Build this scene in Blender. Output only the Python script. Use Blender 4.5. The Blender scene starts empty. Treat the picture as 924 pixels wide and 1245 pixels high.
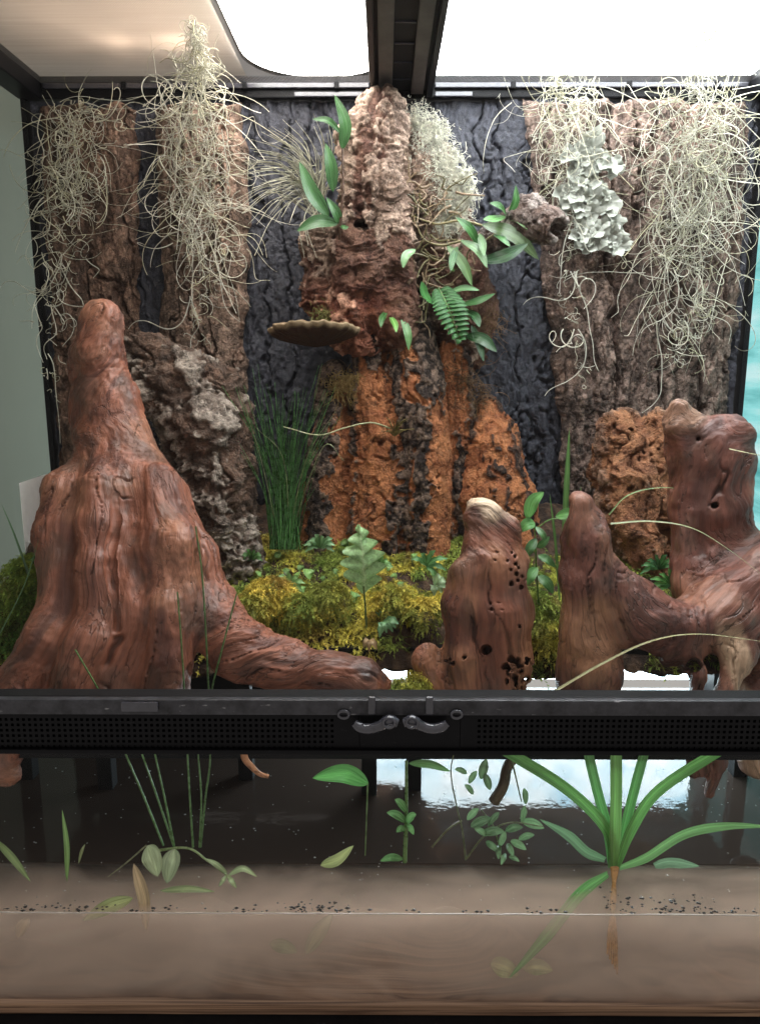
import bpy, math, random
import numpy as np
from mathutils import Vector

S = bpy.context.scene
random.seed(7)
RNG = np.random.default_rng(7)

# ------------------------------------------------------------------ camera
F_PX, PW, PH = 930.0, 924.0, 1245.0
TILT, YAW = math.radians(11.0), 0.0054
CAM = np.array([-0.012, -0.565, 0.576])
cd = bpy.data.cameras.new('camera')
cam = bpy.data.objects.new('camera', cd)
S.collection.objects.link(cam)
cam.location = CAM
cam.rotation_euler = (math.pi / 2 - TILT, 0, YAW)
cd.sensor_fit = 'VERTICAL'
cd.sensor_height = 36.0
cd.lens = F_PX / PH * 36.0
cd.clip_start = 0.02
cd.clip_end = 50
S.camera = cam

# ------------------------------------------------------------------ world (room light) and colour management
wd = bpy.data.worlds.new('World')
S.world = wd
wd.use_nodes = True
bg = wd.node_tree.nodes['Background']
bg.inputs['Color'].default_value = (1.0, 0.93, 0.88, 1)
bg.inputs['Strength'].default_value = 0.46
S.view_settings.view_transform = 'Standard'
S.view_settings.look = 'None'
S.view_settings.exposure = 0.0
S.view_settings.gamma = 1.0
S.cycles.use_denoising = True
S.cycles.transparent_max_bounces = 24
S.cycles.max_bounces = 8
S.cycles.diffuse_bounces = 4
S.cycles.glossy_bounces = 4
S.cycles.volume_bounces = 1
S.cycles.sample_clamp_indirect = 4.0
LAMP_POWER = 29.0

# ------------------------------------------------------------------ pixel -> world
_fh = np.array([-math.sin(YAW), math.cos(YAW), 0.0])
_rt = np.array([math.cos(YAW), math.sin(YAW), 0.0])
_fw = _fh * math.cos(TILT) + np.array([0, 0, -math.sin(TILT)])
_up = np.cross(_rt, _fw)

def W(px, py, Y):
    d = _fw + _rt * ((px - PW / 2) / F_PX) - _up * ((py - PH / 2) / F_PX)
    return CAM + d * ((Y - CAM[1]) / d[1])

def M(px, py, Y):
    """metres per photo pixel at that point"""
    return float(np.dot(W(px, py, Y) - CAM, _fw)) / F_PX

# ------------------------------------------------------------------ noise
def _hash(ix, iy, iz, seed):
    with np.errstate(over='ignore'):
        h = (ix.astype(np.uint32) * np.uint32(374761393) + iy.astype(np.uint32) * np.uint32(668265263)
             + iz.astype(np.uint32) * np.uint32(2147483647) + np.uint32((seed * 974634777 + 12345) & 0xffffffff))
        h = (h ^ (h >> np.uint32(13))) * np.uint32(1274126177)
        h = (h ^ (h >> np.uint32(16))) * np.uint32(2246822519)
        h = h ^ (h >> np.uint32(15))
    return h.astype(np.float32) / np.float32(4294967295.0)

def vnoise(p, seed=0):
    p = np.asarray(p, np.float32)
    i = np.floor(p).astype(np.int64)
    f = p - i
    u = f * f * f * (f * (f * 6 - 15) + 10)
    r = 0
    for a in (0, 1):
        wa = u[..., 0] if a else 1 - u[..., 0]
        for b in (0, 1):
            wb = u[..., 1] if b else 1 - u[..., 1]
            for c in (0, 1):
                wc = u[..., 2] if c else 1 - u[..., 2]
                r = r + wa * wb * wc * _hash(i[..., 0] + a, i[..., 1] + b, i[..., 2] + c, seed)
    return r * 2 - 1

def fbm(p, octaves=4, seed=0, gain=0.5):
    r, a, t = 0, 1.0, 0.0
    p = np.asarray(p, np.float32)
    for o in range(octaves):
        r = r + a * vnoise(p * (2.03 ** o) + o * 17.3, seed + o * 31)
        t += a
        a *= gain
    return r / t * 1.6

def ridged(p, octaves=3, seed=0):
    r, a, t = 0, 1.0, 0.0
    p = np.asarray(p, np.float32)
    for o in range(octaves):
        r = r + a * (1 - np.abs(vnoise(p * (2.03 ** o) + o * 11.1, seed + o * 31)) * 2)
        t += a
        a *= 0.5
    return r / t

def worley(p, seed=0, dims=3):
    p = np.asarray(p, np.float32)
    i = np.floor(p).astype(np.int64)
    f1 = np.full(p.shape[:-1], 9.0, np.float32)
    f2 = f1.copy()
    idv = np.zeros_like(f1)
    for a in (-1, 0, 1):
        for b in (-1, 0, 1):
            for c in ((-1, 0, 1) if dims == 3 else (0,)):
                cx, cy, cz = i[..., 0] + a, i[..., 1] + b, i[..., 2] + c
                h0 = _hash(cx, cy, cz, seed)
                dx = cx + h0 - p[..., 0]
                dy = cy + _hash(cx, cy, cz, seed + 5) - p[..., 1]
                dz = cz + _hash(cx, cy, cz, seed + 9) - p[..., 2] if dims == 3 else 0
                d = np.sqrt(dx * dx + dy * dy + dz * dz)
                m = d < f1
                f2 = np.where(m, f1, np.minimum(f2, d))
                idv = np.where(m, h0, idv)
                f1 = np.where(m, d, f1)
    return f1, f2, idv

def sstep(a, b, x):
    t = np.clip((x - a) / (b - a), 0, 1)
    return t * t * (3 - 2 * t)

def mixc(a, b, t):
    t = np.asarray(t)[..., None]
    return np.asarray(a, np.float32) * (1 - t) + np.asarray(b, np.float32) * t

# ------------------------------------------------------------------ mesh building
def make_mesh(name, verts, faces, mat, col=None, gc=None, smooth=True):
    me = bpy.data.meshes.new(name)
    verts = np.asarray(verts, np.float32)
    if isinstance(faces, np.ndarray):
        n = faces.shape[1]
        me.vertices.add(len(verts))
        me.vertices.foreach_set('co', verts.ravel())
        me.loops.add(faces.size)
        me.loops.foreach_set('vertex_index', faces.astype(np.int32).ravel())
        me.polygons.add(len(faces))
        me.polygons.foreach_set('loop_start', np.arange(0, faces.size, n, dtype=np.int32))
        me.polygons.foreach_set('loop_total', np.full(len(faces), n, np.int32))
    else:
        me.from_pydata([tuple(map(float, v)) for v in verts], [], faces)
    me.update(calc_edges=True)
    if smooth:
        me.polygons.foreach_set('use_smooth', np.ones(len(me.polygons), bool))
    if col is not None:
        a = me.attributes.new('Col', 'FLOAT_COLOR', 'POINT')
        c = np.ones((len(verts), 4), np.float32)
        c[:, :3] = col
        a.data.foreach_set('color', c.ravel())
    if gc is not None:
        a = me.attributes.new('gc', 'FLOAT_VECTOR', 'POINT')
        a.data.foreach_set('vector', np.asarray(gc, np.float32).ravel())
    if mat:
        me.materials.append(mat)
    return me

def link(name, me, parent=None, loc=(0, 0, 0)):
    o = bpy.data.objects.new(name, me)
    S.collection.objects.link(o)
    o.location = loc
    if parent is not None:
        o.parent = parent
    return o

def tag(o, label=None, category=None, group=None, kind=None):
    for k, v in (('label', label), ('category', category), ('group', group), ('kind', kind)):
        if v:
            o[k] = v
    return o

class Thing:
    """an Empty at the base of a thing; its parts are given in world coordinates"""
    def __init__(self, name, label, category, loc, group=None):
        self.loc = np.asarray(loc, np.float32)
        self.o = tag(link(name, None, None, tuple(map(float, loc))), label, category, group, 'thing')
    def part(self, name, verts, faces, mat, col=None, gc=None, smooth=True, parent=None, kind=None, label=None):
        me = make_mesh(name, np.asarray(verts, np.float32) - self.loc, faces, mat, col, gc, smooth)
        return tag(link(name, me, parent or self.o), label=label, kind=kind)

def single(name, verts, faces, mat, label=None, category=None, group=None, kind=None, col=None, gc=None, smooth=True):
    verts = np.asarray(verts, np.float32)
    base = np.array([verts[:, 0].mean(), verts[:, 1].mean(), verts[:, 2].min()], np.float32)
    me = make_mesh(name, verts - base, faces, mat, col, gc, smooth)
    return tag(link(name, me, None, tuple(map(float, base))), label, category, group, kind)

def box(x0, x1, y0, y1, z0, z1, bev=0.0):
    """box with chamfered vertical and horizontal edges"""
    if bev <= 0:
        v = [(x, y, z) for x in (x0, x1) for y in (y0, y1) for z in (z0, z1)]
        f = [(0, 1, 3, 2), (4, 6, 7, 5), (0, 4, 5, 1), (2, 3, 7, 6), (0, 2, 6, 4), (1, 5, 7, 3)]
        return v, f
    import bmesh
    bm = bmesh.new()
    r = bmesh.ops.create_cube(bm, size=1.0)
    for w in bm.verts:
        w.co = Vector(((x0 + x1) / 2 + w.co.x * (x1 - x0), (y0 + y1) / 2 + w.co.y * (y1 - y0), (z0 + z1) / 2 + w.co.z * (z1 - z0)))
    bmesh.ops.bevel(bm, geom=bm.edges[:], offset=bev, segments=2, profile=0.6, affect='EDGES')
    bm.verts.index_update()
    v = [tuple(w.co) for w in bm.verts]
    f = [tuple(w.index for w in q.verts) for q in bm.faces]
    bm.free()
    return v, f

def join(*vf):
    V, Fc, n = [], [], 0
    for v, f in vf:
        V += list(map(tuple, v))
        Fc += [tuple(int(i) + n for i in q) for q in f]
        n += len(v)
    return V, Fc

def grid_faces(nu, nv):
    i = np.arange(nu * nv).reshape(nu, nv)
    return np.stack([i[:-1, :-1], i[1:, :-1], i[1:, 1:], i[:-1, 1:]], -1).reshape(-1, 4)

def tubes(P, R, k=4):
    """P (S,n,3) paths, R (S,n) radii -> verts, quads of S open tubes"""
    P = np.asarray(P, np.float32)
    Sn, n, _ = P.shape
    T = np.gradient(P, axis=1)
    T /= np.linalg.norm(T, axis=2, keepdims=True) + 1e-9
    ref = np.zeros_like(T)
    ref[..., 0] = 0.31
    ref[..., 1] = 0.95
    ref[..., 2] = 0.05
    A = np.cross(T, ref)
    A /= np.linalg.norm(A, axis=2, keepdims=True) + 1e-9
    B = np.cross(T, A)
    ang = np.arange(k) * 2 * math.pi / k
    V = P[:, :, None, :] + np.asarray(R, np.float32)[:, :, None, None] * (
        A[:, :, None, :] * np.cos(ang)[:, None] + B[:, :, None, :] * np.sin(ang)[:, None])
    idx = np.arange(Sn * n * k).reshape(Sn, n, k)
    a = idx[:, :-1]
    b = idx[:, 1:]
    Fq = np.stack([a, np.roll(a, -1, 2), np.roll(b, -1, 2), b], -1).reshape(-1, 4)
    return V.reshape(-1, 3), Fq

def spline(pts, n):
    """Catmull-Rom through pts -> n points"""
    pts = np.asarray(pts, float)
    if len(pts) == 2:
        t = np.linspace(0, 1, n)[:, None]
        return pts[0] * (1 - t) + pts[1] * t
    P = np.vstack([2 * pts[0] - pts[1], pts, 2 * pts[-1] - pts[-2]])
    t = np.linspace(0, len(pts) - 1 - 1e-6, n)
    i = t.astype(int)
    u = (t - i)[:, None]
    a, b, c, d = P[i], P[i + 1], P[i + 2], P[i + 3]
    return 0.5 * (2 * b + (c - a) * u + (2 * a - 5 * b + 4 * c - d) * u ** 2 + (3 * b - a - 3 * c + d) * u ** 3)

# ------------------------------------------------------------------ materials
class NT:
    def __init__(self, name):
        self.m = bpy.data.materials.new(name)
        self.m.use_nodes = True
        self.t = self.m.node_tree
        self.t.nodes.clear()
        self.out = self.n('ShaderNodeOutputMaterial')
    def n(self, kind, **kw):
        nd = self.t.nodes.new(kind)
        for k, v in kw.items():
            if k in nd.inputs:
                nd.inputs[k].default_value = v
            else:
                setattr(nd, k, v)
        return nd
    def l(self, a, b):
        self.t.links.new(a, b)

def mat_attr(name, rough=0.6, coord='gc', scale=1.0, vary=0.35, bump=0.4, bump_dist=0.002, spec=0.4, rough_var=0.15,
             sss=0.0, trans=0.0, fine=260.0, coarse=60.0, tint=(1, 1, 1)):
    """colour from the mesh attribute Col, broken up by noise; relief from noise"""
    k = NT(name)
    p = k.n('ShaderNodeBsdfPrincipled', Roughness=rough)
    p.inputs['Specular IOR Level'].default_value = spec
    ac = k.n('ShaderNodeAttribute', attribute_name='Col')
    if coord == 'gc':
        co = k.n('ShaderNodeAttribute', attribute_name='gc').outputs['Vector']
    else:
        co = k.n('ShaderNodeTexCoord').outputs['Object']
    nz = k.n('ShaderNodeTexNoise', Scale=fine * scale, Detail=6.0, Roughness=0.65)
    nc = k.n('ShaderNodeTexNoise', Scale=coarse * scale, Detail=5.0, Roughness=0.6)
    k.l(co, nz.inputs['Vector'])
    k.l(co, nc.inputs['Vector'])
    ad = k.n('ShaderNodeMath', operation='ADD')
    k.l(nz.outputs['Fac'], ad.inputs[0])
    k.l(nc.outputs['Fac'], ad.inputs[1])
    mr = k.n('ShaderNodeMapRange')
    mr.inputs['From Min'].default_value = 0.65
    mr.inputs['From Max'].default_value = 1.35
    mr.inputs['To Min'].default_value = 1 - vary
    mr.inputs['To Max'].default_value = 1 + vary
    k.l(ad.outputs[0], mr.inputs['Value'])
    mx = k.n('ShaderNodeVectorMath', operation='SCALE')
    k.l(ac.outputs['Color'], mx.inputs[0])
    k.l(mr.outputs[0], mx.inputs['Scale'])
    k.l(mx.outputs[0], p.inputs['Base Color'])
    r2 = k.n('ShaderNodeMapRange')
    r2.inputs['From Min'].default_value = 0.3
    r2.inputs['From Max'].default_value = 0.7
    r2.inputs['To Min'].default_value = max(0.05, rough - rough_var)
    r2.inputs['To Max'].default_value = min(1, rough + rough_var)
    k.l(nc.outputs['Fac'], r2.inputs['Value'])
    k.l(r2.outputs[0], p.inputs['Roughness'])
    if bump:
        b = k.n('ShaderNodeBump', Strength=bump, Distance=bump_dist)
        k.l(ad.outputs[0], b.inputs['Height'])
        k.l(b.outputs[0], p.inputs['Normal'])
    if trans:
        tr = k.n('ShaderNodeBsdfTranslucent')
        k.l(mx.outputs[0], tr.inputs['Color'])
        ms = k.n('ShaderNodeMixShader', Fac=trans)
        k.l(p.outputs[0], ms.inputs[1])
        k.l(tr.outputs[0], ms.inputs[2])
        k.l(ms.outputs[0], k.out.inputs['Surface'])
    else:
        k.l(p.outputs[0], k.out.inputs['Surface'])
    return k.m

def mat_plain(name, col, rough=0.5, spec=0.5, vary=0.2, scale=80.0, bump=0.1, metallic=0.0, scratch=0.0):
    k = NT(name)
    p = k.n('ShaderNodeBsdfPrincipled', Roughness=rough, Metallic=metallic)
    p.inputs['Specular IOR Level'].default_value = spec
    co = k.n('ShaderNodeTexCoord').outputs['Object']
    nz = k.n('ShaderNodeTexNoise', Scale=scale, Detail=6.0, Roughness=0.7)
    k.l(co, nz.inputs['Vector'])
    cr = k.n('ShaderNodeValToRGB')
    cr.color_ramp.elements[0].position = 0.3
    cr.color_ramp.elements[1].position = 0.7
    cr.color_ramp.elements[0].color = tuple(c * (1 - vary) for c in col) + (1,)
    cr.color_ramp.elements[1].color = tuple(c * (1 + vary) for c in col) + (1,)
    k.l(nz.outputs['Fac'], cr.inputs['Fac'])
    src = cr.outputs['Color']
    if scratch:
        n2 = k.n('ShaderNodeTexNoise', Scale=260.0, Detail=3.0, Roughness=0.6)
        mp = k.n('ShaderNodeMapping')
        mp.inputs['Scale'].default_value = (0.35, 1, 1)
        k.l(co, mp.inputs['Vector'])
        k.l(mp.outputs[0], n2.inputs['Vector'])
        c2 = k.n('ShaderNodeValToRGB')
        c2.color_ramp.elements[0].position = 0.66
        c2.color_ramp.elements[1].position = 0.74
        c2.color_ramp.elements[1].color = (scratch, scratch, scratch, 1)
        k.l(n2.outputs['Fac'], c2.inputs['Fac'])
        mm = k.n('ShaderNodeMixRGB', blend_type='ADD')
        mm.inputs[0].default_value = 1
        k.l(src, mm.inputs[1])
        k.l(c2.outputs['Color'], mm.inputs[2])
        src = mm.outputs[0]
    k.l(src, p.inputs['Base Color'])
    if bump:
        b = k.n('ShaderNodeBump', Strength=bump, Distance=0.001)
        k.l(nz.outputs['Fac'], b.inputs['Height'])
        k.l(b.outputs[0], p.inputs['Normal'])
    k.l(p.outputs[0], k.out.inputs['Surface'])
    return k.m

def two_sided_fresnel(k, ior):
    fr = k.n('ShaderNodeFresnel')
    ge = k.n('ShaderNodeNewGeometry')
    mr = k.n('ShaderNodeMapRange')
    mr.inputs['To Min'].default_value = ior
    mr.inputs['To Max'].default_value = 1 / ior
    k.l(ge.outputs['Backfacing'], mr.inputs['Value'])
    k.l(mr.outputs[0], fr.inputs['IOR'])
    return fr

def mat_glass(name, tint=(1, 1, 1), refl=1.0, rough=0.02):
    k = NT(name)
    t = k.n('ShaderNodeBsdfTransparent', Color=tuple(tint) + (1,))
    g = k.n('ShaderNodeBsdfGlossy', Roughness=rough)
    fr = two_sided_fresnel(k, 1.45)
    mu = k.n('ShaderNodeMath', operation='MULTIPLY')
    mu.inputs[1].default_value = refl
    ms = k.n('ShaderNodeMixShader')
    k.l(fr.outputs[0], mu.inputs[0])
    k.l(mu.outputs[0], ms.inputs[0])
    k.l(t.outputs[0], ms.inputs[1])
    k.l(g.outputs[0], ms.inputs[2])
    k.l(ms.outputs[0], k.out.inputs['Surface'])
    return k.m

def mat_emit(name, col, strength):
    k = NT(name)
    e = k.n('ShaderNodeEmission', Color=tuple(col) + (1,), Strength=strength)
    k.l(e.outputs[0], k.out.inputs['Surface'])
    return k.m

def add_cracks(mat, scale, attr='gc', depth=0.002, strength=0.6, dark=0.4, width=0.022, lo=0.47, hi=0.56):
    """thin splits that wander along the grain, in relief and colour"""
    t = mat.node_tree
    def nd(kind, **kw):
        n = t.nodes.new(kind)
        for k_, v_ in kw.items():
            if k_ in n.inputs:
                n.inputs[k_].default_value = v_
            else:
                setattr(n, k_, v_)
        return n
    pr = [n for n in t.nodes if n.type == 'BSDF_PRINCIPLED'][0]
    if attr == 'obj':
        co = nd('ShaderNodeTexCoord').outputs['Object']
    else:
        co = nd('ShaderNodeAttribute', attribute_name=attr).outputs['Vector']
    lines = []
    for sc_, off in ((scale, 0.0), (scale * 2.3, 3.3)):
        mp = nd('ShaderNodeMapping')
        mp.inputs['Location'].default_value = (off, off, off)
        t.links.new(co, mp.inputs['Vector'])
        nz = nd('ShaderNodeTexNoise', Scale=sc_, Detail=3.0, Roughness=0.55)
        t.links.new(mp.outputs[0], nz.inputs['Vector'])
        sb_ = nd('ShaderNodeMath', operation='SUBTRACT'); sb_.inputs[1].default_value = 0.5
        ab = nd('ShaderNodeMath', operation='ABSOLUTE')
        t.links.new(nz.outputs['Fac'], sb_.inputs[0]); t.links.new(sb_.outputs[0], ab.inputs[0])
        mr = nd('ShaderNodeMapRange'); mr.inputs['From Max'].default_value = width
        t.links.new(ab.outputs[0], mr.inputs['Value'])
        n2 = nd('ShaderNodeTexNoise', Scale=sc_ * 0.45)
        t.links.new(mp.outputs[0], n2.inputs['Vector'])
        m2 = nd('ShaderNodeMapRange'); m2.inputs['From Min'].default_value = lo; m2.inputs['From Max'].default_value = hi
        t.links.new(n2.outputs['Fac'], m2.inputs['Value'])
        mx = nd('ShaderNodeMath', operation='MAXIMUM')
        t.links.new(mr.outputs[0], mx.inputs[0]); t.links.new(m2.outputs[0], mx.inputs[1])
        lines.append(mx)
    mu = nd('ShaderNodeMath', operation='MULTIPLY')
    t.links.new(lines[0].outputs[0], mu.inputs[0]); t.links.new(lines[1].outputs[0], mu.inputs[1])
    src = pr.inputs['Base Color'].links[0].from_socket
    sc = nd('ShaderNodeVectorMath', operation='SCALE')
    m3 = nd('ShaderNodeMapRange'); m3.inputs['To Min'].default_value = dark
    t.links.new(mu.outputs[0], m3.inputs['Value'])
    t.links.new(src, sc.inputs[0]); t.links.new(m3.outputs[0], sc.inputs['Scale'])
    t.links.new(sc.outputs[0], pr.inputs['Base Color'])
    bp = nd('ShaderNodeBump', Strength=strength, Distance=depth)
    t.links.new(mu.outputs[0], bp.inputs['Height'])
    if pr.inputs['Normal'].links:
        t.links.new(pr.inputs['Normal'].links[0].from_socket, bp.inputs['Normal'])
    t.links.new(bp.outputs[0], pr.inputs['Normal'])

MAT = {}
MAT['wood'] = mat_attr('driftwood_surface', rough=0.47, vary=0.38, bump=0.45, bump_dist=0.0018, fine=420, coarse=90, spec=0.5)
add_cracks(MAT['wood'], 70.0, 'gc', 0.0022, 0.6, 0.42, 0.020, 0.41, 0.50)
MAT['cork'] = mat_attr('cork_surface', rough=0.8, coord='obj', vary=0.5, bump=1.0, bump_dist=0.0045, fine=420, coarse=130, spec=0.3)
MAT['bark'] = mat_attr('bark_surface', rough=0.78, coord='obj', vary=0.45, bump=1.0, bump_dist=0.005, fine=330, coarse=100, spec=0.3)
add_cracks(MAT['cork'], 55.0, 'obj', 0.0025, 0.7, 0.5, 0.03, 0.46, 0.54)
add_cracks(MAT['bark'], 60.0, 'obj', 0.003, 0.8, 0.5, 0.03, 0.48, 0.58)
MAT['black_bark'] = mat_attr('black_bark_surface', rough=0.58, coord='obj', vary=0.3, bump=0.7, bump_dist=0.003, fine=300, coarse=80, spec=0.5)
MAT['strand'] = mat_attr('hanging_moss_fibre', rough=0.8, coord='obj', vary=0.25, bump=0, trans=0.25, fine=150, coarse=40, spec=0.2)
MAT['leaf'] = mat_attr('leaf_surface', rough=0.30, coord='gc', vary=0.45, bump=0.5, bump_dist=0.0008, trans=0.22, fine=500, coarse=160, spec=0.6)
MAT['moss'] = mat_attr('moss_sprigs', rough=0.75, coord='obj', vary=0.25, bump=0, trans=0.3, fine=200, coarse=50, spec=0.25)
MAT['soil'] = mat_attr('dark_soil', rough=0.85, coord='obj', vary=0.5, bump=0.8, bump_dist=0.004, fine=260, coarse=80, spec=0.25)
MAT['lichen'] = mat_attr('lichen_surface', rough=0.85, coord='obj', vary=0.2, bump=0.4, bump_dist=0.001, trans=0.1, fine=300, coarse=90, spec=0.15)
MAT['fungus'] = mat_attr('bracket_fungus_surface', rough=0.85, coord='obj', vary=0.3, bump=0.5, bump_dist=0.001, fine=300, coarse=90, spec=0.2)
MAT['plastic'] = mat_plain('black_plastic', (0.0040, 0.0040, 0.005), rough=0.42, vary=0.3, scratch=0.010, spec=0.14)
MAT['plastic_ledge'] = mat_plain('worn_black_plastic', (0.036, 0.036, 0.041), rough=0.5, vary=0.7, scale=60, scratch=0.20, spec=0.35)
MAT['plastic_dull'] = mat_plain('dull_black_plastic', (0.004, 0.004, 0.005), rough=0.65, vary=0.3, spec=0.2)
MAT['bar_grey'] = mat_plain('dusty_grey_plastic', (0.085, 0.075, 0.068), rough=0.6, vary=0.35, scale=30)
MAT['smoky'] = mat_plain('smoky_grey_plastic', (0.040, 0.040, 0.050), rough=0.16, vary=0.3, spec=0.8)
MAT['glass'] = mat_glass('clear_glass', (0.99, 0.997, 0.995), 0.14)
MAT['glass_edge'] = mat_plain('green_glass_edge', (0.05, 0.16, 0.15), rough=0.2, vary=0.2)
MAT['sticker'] = mat_plain('white_paper', (0.88, 0.86, 0.82), rough=0.7, vary=0.05)
MAT['wall'] = mat_plain('grey_green_wall', (0.205, 0.218, 0.175), rough=0.8, vary=0.05, scale=3)
MAT['board'] = mat_plain('pale_board', (0.55, 0.52, 0.48), rough=0.7, vary=0.06, scale=6)
MAT['debris'] = mat_plain('wet_debris', (0.03, 0.02, 0.014), rough=0.5, vary=0.5)

# ------------------------------------------------------------------ SDF bodies
def chain(nodes):
    """nodes [(px,py,Y,rpx), ...] -> segments (a,b,ra,rb)"""
    pts = [(W(x, y, Y), r * M(x, y, Y)) for x, y, Y, r in nodes]
    return [(pts[i][0], pts[i + 1][0], pts[i][1], pts[i + 1][1]) for i in range(len(pts) - 1)]

def seg_d(P, s):
    a, b, ra, rb = s
    ab = (b - a).astype(np.float32)
    pa = P - a.astype(np.float32)
    h = np.clip(pa @ ab / max(1e-9, float(ab @ ab)), 0, 1)
    q = pa - h[..., None] * ab
    return np.sqrt((q * q).sum(-1)) - (ra + (rb - ra) * h)

def smin(a, b, k):
    h = np.clip(0.5 + 0.5 * (b - a) / k, 0, 1)
    return b * (1 - h) + a * h - k * h * (1 - h)

def surface_nets(vals, org, vox):
    ins = vals < 0
    nx, ny, nz = vals.shape
    cnt = np.zeros((nx - 1, ny - 1, nz - 1), np.int8)
    for a in (0, 1):
        for b in (0, 1):
            for c in (0, 1):
                cnt += ins[a:nx - 1 + a, b:ny - 1 + b, c:nz - 1 + c]
    act = (cnt > 0) & (cnt < 8)
    ci = np.argwhere(act)
    idx = np.full(act.shape, -1, np.int64)
    idx[act] = np.arange(len(ci))
    acc = np.zeros((len(ci), 3), np.float32)
    num = np.zeros(len(ci), np.float32)
    corners = [(a, b, c) for a in (0, 1) for b in (0, 1) for c in (0, 1)]
    for p in corners:
        for ax in range(3):
            if p[ax] == 1:
                continue
            q = list(p)
            q[ax] = 1
            v0 = vals[ci[:, 0] + p[0], ci[:, 1] + p[1], ci[:, 2] + p[2]]
            v1 = vals[ci[:, 0] + q[0], ci[:, 1] + q[1], ci[:, 2] + q[2]]
            m = (v0 < 0) != (v1 < 0)
            t = np.where(m, v0 / np.where(m, v0 - v1, 1), 0)
            pos = np.tile(np.array(p, np.float32), (len(ci), 1))
            pos[:, ax] = t
            acc[m] += pos[m]
            num[m] += 1
    V = (ci + acc / num[:, None]) * vox + org
    Fs = []
    for ax in range(3):
        s0 = [slice(None)] * 3
        s1 = [slice(None)] * 3
        s0[ax] = slice(0, -1)
        s1[ax] = slice(1, None)
        A, B = ins[tuple(s0)], ins[tuple(s1)]
        e = np.argwhere(A != B)
        o1, o2 = [x for x in range(3) if x != ax]
        ok = (e[:, o1] > 0) & (e[:, o2] > 0) & (e[:, o1] < vals.shape[o1] - 1) & (e[:, o2] < vals.shape[o2] - 1)
        e = e[ok]
        def cell(d1, d2):
            c = e.copy()
            c[:, o1] -= d1
            c[:, o2] -= d2
            return idx[c[:, 0], c[:, 1], c[:, 2]]
        q = np.stack([cell(1, 1), cell(0, 1), cell(0, 0), cell(1, 0)], -1)
        flip = A[e[:, 0], e[:, 1], e[:, 2]]
        if ax == 1:
            flip = ~flip
        q[~flip] = q[~flip][:, ::-1]
        Fs.append(q)
    return V, np.vstack(Fs)

def vnormals(V, Fq):
    fn = np.cross(V[Fq[:, 2]] - V[Fq[:, 0]], V[Fq[:, 3]] - V[Fq[:, 1]])
    n = np.zeros((len(V), 3), np.float32)
    for j in range(3):
        for i in range(4):
            n[:, j] += np.bincount(Fq[:, i], weights=fn[:, j], minlength=len(V)).astype(np.float32)
    return n / (np.linalg.norm(n, axis=1, keepdims=True) + 1e-12)

def body(segs, k=0.012, vox=0.002, cuts=(), warp=None, pad=0.012, cutk=0.003):
    """smooth union of tapered capsules minus cuts -> verts, faces, normals, grain coordinates"""
    lo = np.min([np.minimum(a - ra, b - rb) for a, b, ra, rb in segs], 0) - pad
    hi = np.max([np.maximum(a + ra, b + rb) for a, b, ra, rb in segs], 0) + pad
    n = np.ceil((hi - lo) / vox).astype(int) + 1
    ax = [(lo[i] + np.arange(n[i]) * vox).astype(np.float32) for i in range(3)]
    d = np.full(tuple(n), 0.05, np.float32)
    def local(s, m):
        """the sub-box of the grid that a capsule can reach, and its distances there"""
        a, b, ra, rb = s
        l = np.minimum(a - ra, b - rb) - m
        h = np.maximum(a + ra, b + rb) + m
        i0 = np.clip(np.floor((l - lo) / vox).astype(int), 0, n)
        i1 = np.clip(np.ceil((h - lo) / vox).astype(int) + 1, 0, n)
        sl = tuple(slice(i0[i], i1[i]) for i in range(3))
        ab = (b - a).astype(np.float32)
        q = [ax[i][sl[i]] - np.float32(a[i]) for i in range(3)]
        X_, Y_, Z_ = q[0][:, None, None], q[1][None, :, None], q[2][None, None, :]
        t = np.clip((X_ * ab[0] + Y_ * ab[1] + Z_ * ab[2]) / max(1e-9, float(ab @ ab)), 0, 1)
        e = np.sqrt((X_ - t * ab[0]) ** 2 + (Y_ - t * ab[1]) ** 2 + (Z_ - t * ab[2]) ** 2) - (np.float32(ra) + np.float32(rb - ra) * t)
        return sl, e
    for s in segs:
        sl, e = local(s, k + 3 * vox)
        d[sl] = smin(d[sl], e, k)
    for s in cuts:
        sl, e = local(s, cutk + 3 * vox)
        d[sl] = -smin(-d[sl], e, cutk)
    V, Fq = surface_nets(d, lo.astype(np.float32), vox)
    V = V.astype(np.float32)
    V0 = V
    # grain direction
    D = np.zeros_like(V)
    wsum = np.zeros(len(V), np.float32)
    for s in segs:
        dv = (s[1] - s[0])
        dv = dv / (np.linalg.norm(dv) + 1e-9)
        if dv[2] < 0 or (abs(dv[2]) < 0.2 and dv[0] < 0):
            dv = -dv
        w = np.exp(-np.clip(seg_d(V0, s), -0.05, 0.3) / 0.012)
        D += w[:, None] * dv.astype(np.float32)
        wsum += w
    D /= np.linalg.norm(D, axis=1, keepdims=True) + 1e-9
    if warp is not None:
        V = V + warp(V)
    N = vnormals(V, Fq)
    C0 = V0 - V0.mean(0)
    G = C0 - 0.95 * (C0 * D).sum(1, keepdims=True) * D
    return V, Fq, N, G, D

def lump(P, amp, freq, seed):
    q = P[::1] * freq
    return np.stack([vnoise(q, seed), vnoise(q + 31.7, seed + 1), vnoise(q + 77.1, seed + 2)], -1) * amp

# ================================================================== THE SETTING
ZW = 0.122           # water level
ZTOP = 0.899         # under the screen top
XI = 0.445           # inner half width
# wall beyond the left pane, bright window beyond the right pane, added glow strip behind the low back pane
single('wall_left', *box(-0.60, -0.58, -0.1, 1.6, -0.1, 1.25), MAT['wall'], kind='structure', smooth=False)

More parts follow.
